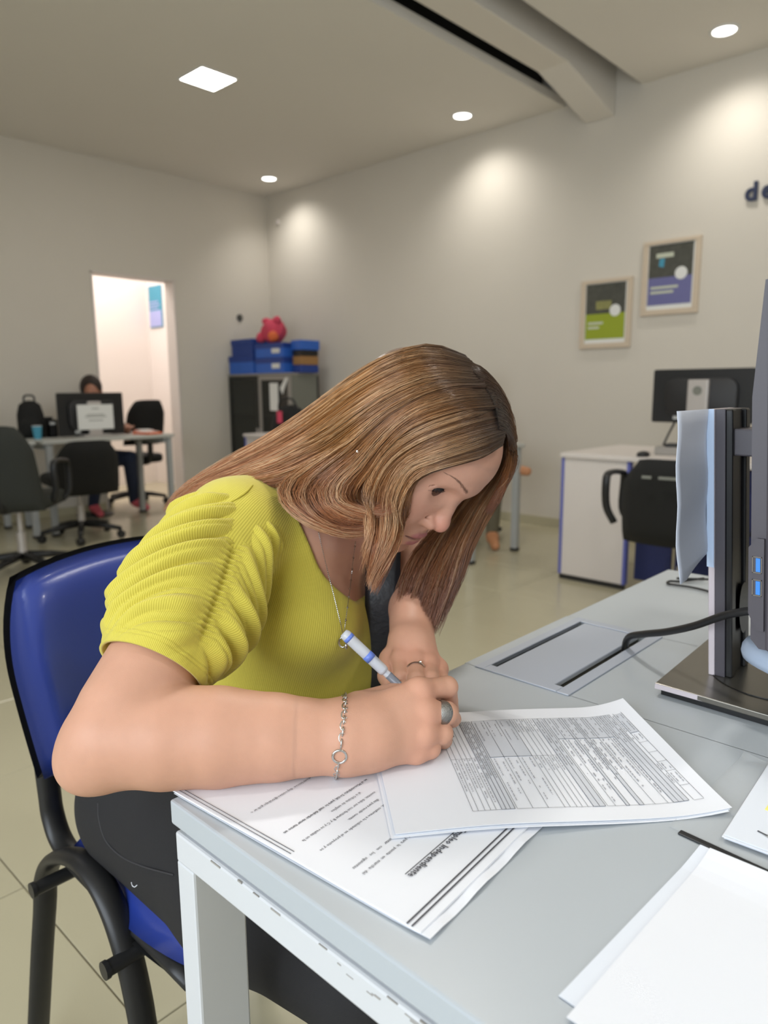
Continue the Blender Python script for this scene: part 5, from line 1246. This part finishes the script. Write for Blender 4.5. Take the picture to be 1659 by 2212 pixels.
def band(c, axis, r, w, t, m, parent, name, gem=None):
    axis = axis/np.linalg.norm(axis); a = np.cross(axis, A_(.3, .2, 1)); a /= np.linalg.norm(a); b2 = np.cross(axis, a); V = []; F = []; n = 40
    for k in range(n):
        th = 2*math.pi*k/n; d = a*math.cos(th)+b2*math.sin(th)
        ww = w*(1 if gem is None else (.45+.75*max(0, d@gem)**2)); 
        for rr_, z in ((r, -ww/2), (r+t, -ww/2*.85), (r+t*1.15, 0), (r+t, ww/2*.85), (r, ww/2)): V.append(c+d*rr_+axis*z)
    for k in range(n):
        for j in range(5): F.append((k*5+j, ((k+1) % n)*5+j, ((k+1) % n)*5+(j+1) % 5, k*5+(j+1) % 5))
    return obj(name, (np.array(V), F), m, parent, 60, True)
ax1 = fing[1][0][1]-fing[1][0][0]; c1_ = fing[1][0][0]+ax1*.80; tocam = CAM-c1_; tocam -= ax1*(tocam@ax1)/(ax1@ax1); tocam /= np.linalg.norm(tocam)
rg1 = thing('signet_ring', 'wide worn silver ring on the writing hand', 'ring', tuple(c1_)); band(c1_, ax1, .0108, .0135, .0012, 'steel_worn', rg1, 'band', tocam*.6+RT*.8)
ax2 = fil[1][0][1]-fil[1][0][0]; c2_ = fil[1][0][0]+ax2*.55
rg2 = thing('slim_ring', 'slim silver ring on the hand behind the pen', 'ring', tuple(c2_)); band(c2_, ax2, .0112, .0022, .0009, 'steel', rg2, 'band')
obj('stone', g_xf(g_lathe([(0, 0), (.0016, 0), (.0022, .0008), (.0012, .0018), (0, .0019)], 8), tuple(c2_+UP*.0105+RT*.0045-FW*.003)), 'steel', rg2, False, True)
# bracelet: alternating links round the wrist
br = thing('chain_bracelet', 'silver chain bracelet with a round clasp on the wrist', 'bracelet', tuple(WR))
wa = (WR-ER)/np.linalg.norm(WR-ER); wc_ = WR-wa*.001
e1 = -FW-wa*(-FW@wa); e1 /= np.linalg.norm(e1); e2 = np.cross(wa, e1)
if e2@UP < 0: e2 = -e2
def wrist_r(th):
    d = e1*math.cos(th)+e2*math.sin(th); rs_ = np.linspace(.018, .055, 150); P = wc_+np.outer(rs_, d); s = np.minimum(arm_r(P), hand_r(P)); i = np.argmax(s > .0016); return rs_[i] if (s > .0016).any() else .045
ths = np.linspace(0, 2*math.pi, 73); path = np.array([wc_+(e1*math.cos(a)+e2*math.sin(a))*wrist_r(a)+wa*(.004*math.sin(a)) for a in ths[:-1]])
path = np.array([path[(np.arange(-2, 3)+i) % 72].mean(0) for i in range(72)])
dl_ = np.linalg.norm(np.roll(path, -1, 0)-path, axis=1); tot = dl_.sum(); nl = int(tot/.0052); cum = np.r_[0, np.cumsum(dl_)]; cl_ = np.vstack([path, path[:1]])
lk = bpy.data.meshes.new('link'); g = g_tube([(math.cos(a)*.0042, math.sin(a)*.0027, 0) for a in np.linspace(0, 2*math.pi, 14, False)], .00085, 6, True); lk.from_pydata(np.asarray(g[0]).tolist(), [], g[1]); lk.materials.append(MATS['steel']); lk.polygons.foreach_set('use_smooth', [True]*len(lk.polygons))
pos = lambda s: np.array([np.interp(s % tot, cum, cl_[:, i]) for i in range(3)])
s_clasp = None
for k in range(nl):
    s = tot*k/nl; p = pos(s); tg = pos(s+.002)-pos(s-.002); tg /= np.linalg.norm(tg); nr = p-wc_; nr -= tg*(nr@tg); nr /= np.linalg.norm(nr); bn = np.cross(nr, tg)
    th_ = math.atan2((p-wc_)@e2, (p-wc_)@e1)
    if abs(th_+.18) < .20: continue
    if k % 2: nr, bn = bn, -nr
    o = bpy.data.objects.new('link', lk); COL.objects.link(o); o.parent = br
    o.matrix_local = Matrix.Translation(Vector(p-np.array(br.location))) @ Matrix(((tg[0], bn[0], nr[0]), (tg[1], bn[1], nr[1]), (tg[2], bn[2], nr[2]))).to_4x4()
pc = pos(np.interp(-.18 % (2*math.pi), ths[:-1], cum[:-1])); nr = pc-wc_; nr /= np.linalg.norm(nr)
tx = np.cross(nr, wa); tx /= np.linalg.norm(tx); ty = np.cross(nr, tx)
obj('clasp', g_tube([pc+nr*.001+(tx*math.cos(a)+ty*math.sin(a))*.0062 for a in np.linspace(0, 2*math.pi, 28, False)], .0012, 8, True), 'steel', br, True, True)
# necklace: on the chest surface
def on_top(x, y, off=.004):
    P = np.array([at_px(x, y, d) for d in _dep]); s = np.minimum(top_w(P), body_torso(P))-off; i = int(np.argmax(s < 0)) if (s < 0).any() else int(np.argmin(s)); return at_px(x, y, _dep[i]-.001)
nk = thing('necklace', 'fine silver necklace with a small pendant on the chest', 'necklace', tuple(on_top(740, 1385)))
for pts in (((688, 1150), (696, 1185), (708, 1235), (722, 1290), (734, 1340), (741, 1372)), ((768, 1170), (764, 1200), (759, 1245), (752, 1300), (746, 1345), (742, 1372))):
    q = smooth_path([on_top(*p) for p in pts], 10); d = np.r_[0, np.cumsum(np.linalg.norm(np.diff(q, axis=0), axis=1))]; n = int(d[-1]/.0022); u = np.linspace(0, d[-1], n); q = np.stack([np.interp(u, d, q[:, i]) for i in range(3)], 1)
    gs = [g_tube(q, .00035, 5)]
    for k in range(n):
        gs.append(g_xf(g_lathe([(0, -.0009), (.0009, 0), (0, .0009)], 6), tuple(q[k])))
        if pts[0][0] > 700 and k % 7 == 3: gs.append(g_xf(g_lathe([(0, -.0018), (.0018, 0), (0, .0018)], 8), tuple(q[k])))
    obj('chain', g_join(*gs), 'steel', nk, False, True, kind='stuff')
pc = on_top(740, 1386, .006)
pdn = obj('pendant', g_xf(g_tube([(math.cos(a)*.0045, 0, math.sin(a)*.0060-.001) for a in np.linspace(0, 2*math.pi, 20, False)], .0012, 7, True), tuple(pc), (0, 0, R(35))), 'steel', nk, True, True)
obj('pendant_drop', g_xf(g_lathe([(0, -.007), (.0022, -.004), (.0016, 0), (0, .001)], 10), tuple(pc+RT*.004-UP*.003)), 'steel', nk, True, True)
er_p = on_head(772, 975, .016)
tag(obj('stud_earring', g_xf(g_lathe([(0, -.0015), (.0012, -.001), (.0015, 0), (.0012, .001), (0, .0015)], 12), tuple(er_p)), 'pearl' if 'pearl' in MATS else mat('pearl', (250, 250, 246), .15, emit=None), None, True), 'tiny bright stud earring showing through the hair', 'earring')

obj('shoulder_seam', g_tube(smooth_path([on_top(x_, y_, .0004) for x_, y_ in ((546, 1048), (534, 1062), (518, 1074), (500, 1084))], 5), .0007, 6), 'yellow_seam', top, True, True)
obj('lint_thread', g_tube(smooth_path([on_tr(x_, y_) for x_, y_ in ((284, 1906), (286, 1913), (291, 1916), (296, 1912))], 4), .0006, 5), 'paper', tr, True, True)
# ================================================================= the two people further back
mat('skin_far', (176, 122, 96), .5); mat('hair_far', (44, 33, 28), .6); mat('black_top', (28, 28, 30), .85); mat('jeans', (38, 48, 74), .85, noise=.15, nscale=60)
mat('pink_shoe', (206, 92, 104), .6); mat('olive_cloth', (98, 92, 74), .85); mat('rust_top', (150, 84, 56), .85); mat('tan_sandal', (190, 132, 92), .6)
def seated(label, base, rz, top_m, leg_m, shoe_m, pts, look=0.0, bun=False, h=.010):
    """seated figure in its own frame: faces +x; pts: joints"""
    t = thing('person', label, 'person', base, rz); J = {k: A_(*v) for k, v in pts.items()}
    hc = J['head']; cl, sl_ = math.cos(look), math.sin(look); f = A_(cl, sl_, 0); l = A_(-sl_, cl, 0)
    def skin(P):
        d = s_ell(P, hc, (.092, .074, .112)); d = smin(d, s_cone(P, hc+f*.05+A_(0, 0, -.06), hc+f*.06+A_(0, 0, -.085), .035, .025), .03)
        d = smin(d, s_cone(P, hc+f*.09+A_(0, 0, .0), hc+f*.108+A_(0, 0, -.035), .010, .014), .012)
        for s in (-1, 1): d = smin(d, s_ell(P, hc+l*.075*s+A_(0, 0, -.01), (.022, .012, .03)), .008); d = smax(d, -s_sph(P, hc+f*.100+l*.032*s+A_(0, 0, .005), .014), .01)
        d = smax(d, -s_cone(P, hc+f*.108+l*-.022+A_(0, 0, -.062), hc+f*.108+l*.022+A_(0, 0, -.062), .004, .004), .004)
        d = smin(d, s_cone(P, hc+A_(-.02, 0, -.06), J['neck'], .052, .058), .02)
        for s in 'lr':
            d = smin(d, s_chain(P, [J['sh'+s], J['el'+s], J['wr'+s]], [.048, .040, .027], .01), .02)
            dr = J['wr'+s]-J['el'+s]; dr /= np.linalg.norm(dr); sd = np.cross(dr, A_(0, 0, 1)); sd /= np.linalg.norm(sd); w = J['wr'+s]; d = smin(d, s_cone(P, w, w+dr*.07, .026, .030), .01)
            for k in range(4): d = smin(d, s_cone(P, w+dr*.07+sd*(k-1.5)*.018, w+dr*(.145-.008*abs(k-1.3))+sd*(k-1.5)*.019-A_(0, 0, .02), .010, .008), .004)
            d = smin(d, s_cone(P, w+dr*.03+sd*.02*(1 if s == 'r' else -1), w+dr*.09+sd*.05*(1 if s == 'r' else -1), .012, .009), .006)
        return d
    def top(P):
        d = s_chain(P, [J['neck']-A_(0, 0, .06), J['hip']+A_(.02, 0, .18), J['hip']], [.115, .120, .140], .05); d = smin(d, s_cone(P, J['shl']-A_(0, .02, .02), J['shr']+A_(0, .02, -.02), .065, .065), .05)
        for s in 'lr': d = smin(d, s_cone(P, J['sh'+s], J['sh'+s]+(J['el'+s]-J['sh'+s])*.5, .060, .054), .02)
        q = P-J['neck']; return smax(d, -(np.linalg.norm(q-A_(.02, 0, .02), axis=1)-.075), .01)
    def legs(P):
        d = s_ell(P, J['hip'], (.13, .17, .11))
        for s in 'lr': d = smin(d, s_chain(P, [J['hip']+A_(0, .09*(1 if s == 'l' else -1), 0), J['kn'+s], J['an'+s]], [.088, .062, .044], .01), .03)
        return d
    allp = np.array(list(J.values()))
    m = sdf_mesh(skin, allp[:, :].min(0)-.25, allp.max(0)+.25, h); np_obj('body', *[m[0]+np.array(base)*0, m[1]], 'skin_far', None).parent = t
    m = sdf_mesh(top, np.minimum(J['hip'], J['neck'])-.42, np.maximum(J['hip'], J['neck'])+.40, h*1.2); np_obj('top', *m, top_m).parent = t
    m = sdf_mesh(legs, np.array([J[k] for k in ('hip', 'knl', 'knr', 'anl', 'anr')]).min(0)-.2, np.array([J[k] for k in ('hip', 'knl', 'knr', 'anl', 'anr')]).max(0)+.2, h*1.2); np_obj('trousers', *m, leg_m).parent = t
    def hr(P):
        d = s_ell(P, hc+A_(-.012, 0, .022), (.108, .088, .112)); q = (P-hc)@f; d = smax(d, -s_ell(P, hc+f*.105+A_(0, 0, -.045), (.07, .080, .105)), .015); d = np.maximum(d, -(P[:, 2]-hc[2]+.085))
        return smin(d, s_sph(P, hc-f*.12+A_(0, 0, .02), .045), .02) if bun else d
    m = sdf_mesh(hr, hc-.22, hc+.18, .008); np_obj('hair', *m, 'hair_far').parent = t
    for s in 'lr':
        a = J['an'+s]; fd = J['ft'+s]-a; m = sdf_mesh(lambda P: smin(s_cone(P, a, a+fd*.25, .042, .040), s_cone(P, a+fd*.2, a+fd, .040, .030), .02), np.minimum(a, J['ft'+s])-.08, np.maximum(a, J['ft'+s])+.08, .008); np_obj('shoe', *m, shoe_m).parent = t
    return t
seated('person in black top and jeans with pink shoes seated behind the doorway desk', (-5.72, 2.62, 0), 0, 'black_top', 'jeans', 'pink_shoe', dict(head=(.05, -.02, 1.115), neck=(.0, 0, .94), hip=(-.02, 0, .50), shl=(.0, .17, .88), shr=(.0, -.17, .88), ell=(.12, .24, .70), elr=(.12, -.30, .74), wrl=(.33, .14, .775), wrr=(.32, -.20, .775), knl=(.30, .16, .52), knr=(.30, -.12, .52), anl=(.02, .32, .09), anr=(.04, -.08, .09), ftl=(.17, .36, .04), ftr=(.19, -.09, .04)), look=R(-38), bun=True)
seated('person in a rust top and olive trousers with one leg crossed behind the woman', (-2.72, 4.12, 0), R(-40), 'rust_top', 'olive_cloth', 'tan_sandal', dict(head=(.06, 0, 1.13), neck=(.0, 0, .95), hip=(-.02, 0, .50), shl=(.0, .17, .88), shr=(.0, -.17, .88), ell=(.15, .20, .66), elr=(.15, -.20, .66), wrl=(.36, .06, .60), wrr=(.36, -.06, .60), knl=(.40, .11, .52), knr=(.30, -.24, .56), anl=(.535, .05, .09), anr=(.50, .08, .575), ftl=(.66, .04, .04), ftr=(.66, .25, .55)), h=.012)
st_ = thing('office_stool', 'black swivel stool under the person by the back wall', 'stool', (-2.74, 4.14, 0))
obj('seat', g_lathe([(0, .33), (.17, .33), (.19, .35), (.19, .375), (.17, .385), (0, .385)], 24), 'black_fabric', st_, 40); obj('column', g_lathe([(.025, .10), (.025, .33)], 12), 'black_plastic', st_)
for k in range(5): a_ = 2*math.pi*k/5+.5; obj('leg', g_tube([(0, 0, .11), (.15*math.cos(a_), .15*math.sin(a_), .08), (.27*math.cos(a_), .27*math.sin(a_), .03)], [.024, .02, .016], 8), 'black_plastic', st_, True)
st2 = thing('office_stool', 'black stool under the person behind the doorway desk', 'stool', (-5.74, 2.58, 0))
obj('seat', g_lathe([(0, .33), (.15, .33), (.17, .35), (.17, .375), (.15, .385), (0, .385)], 24), 'black_fabric', st2, 40); obj('column', g_lathe([(.025, .02), (.025, .33)], 12), 'black_plastic', st2); obj('foot_plate', g_lathe([(0, 0), (.16, 0), (.16, .012), (.03, .025), (0, .025)], 24), 'black_plastic', st2, 40)
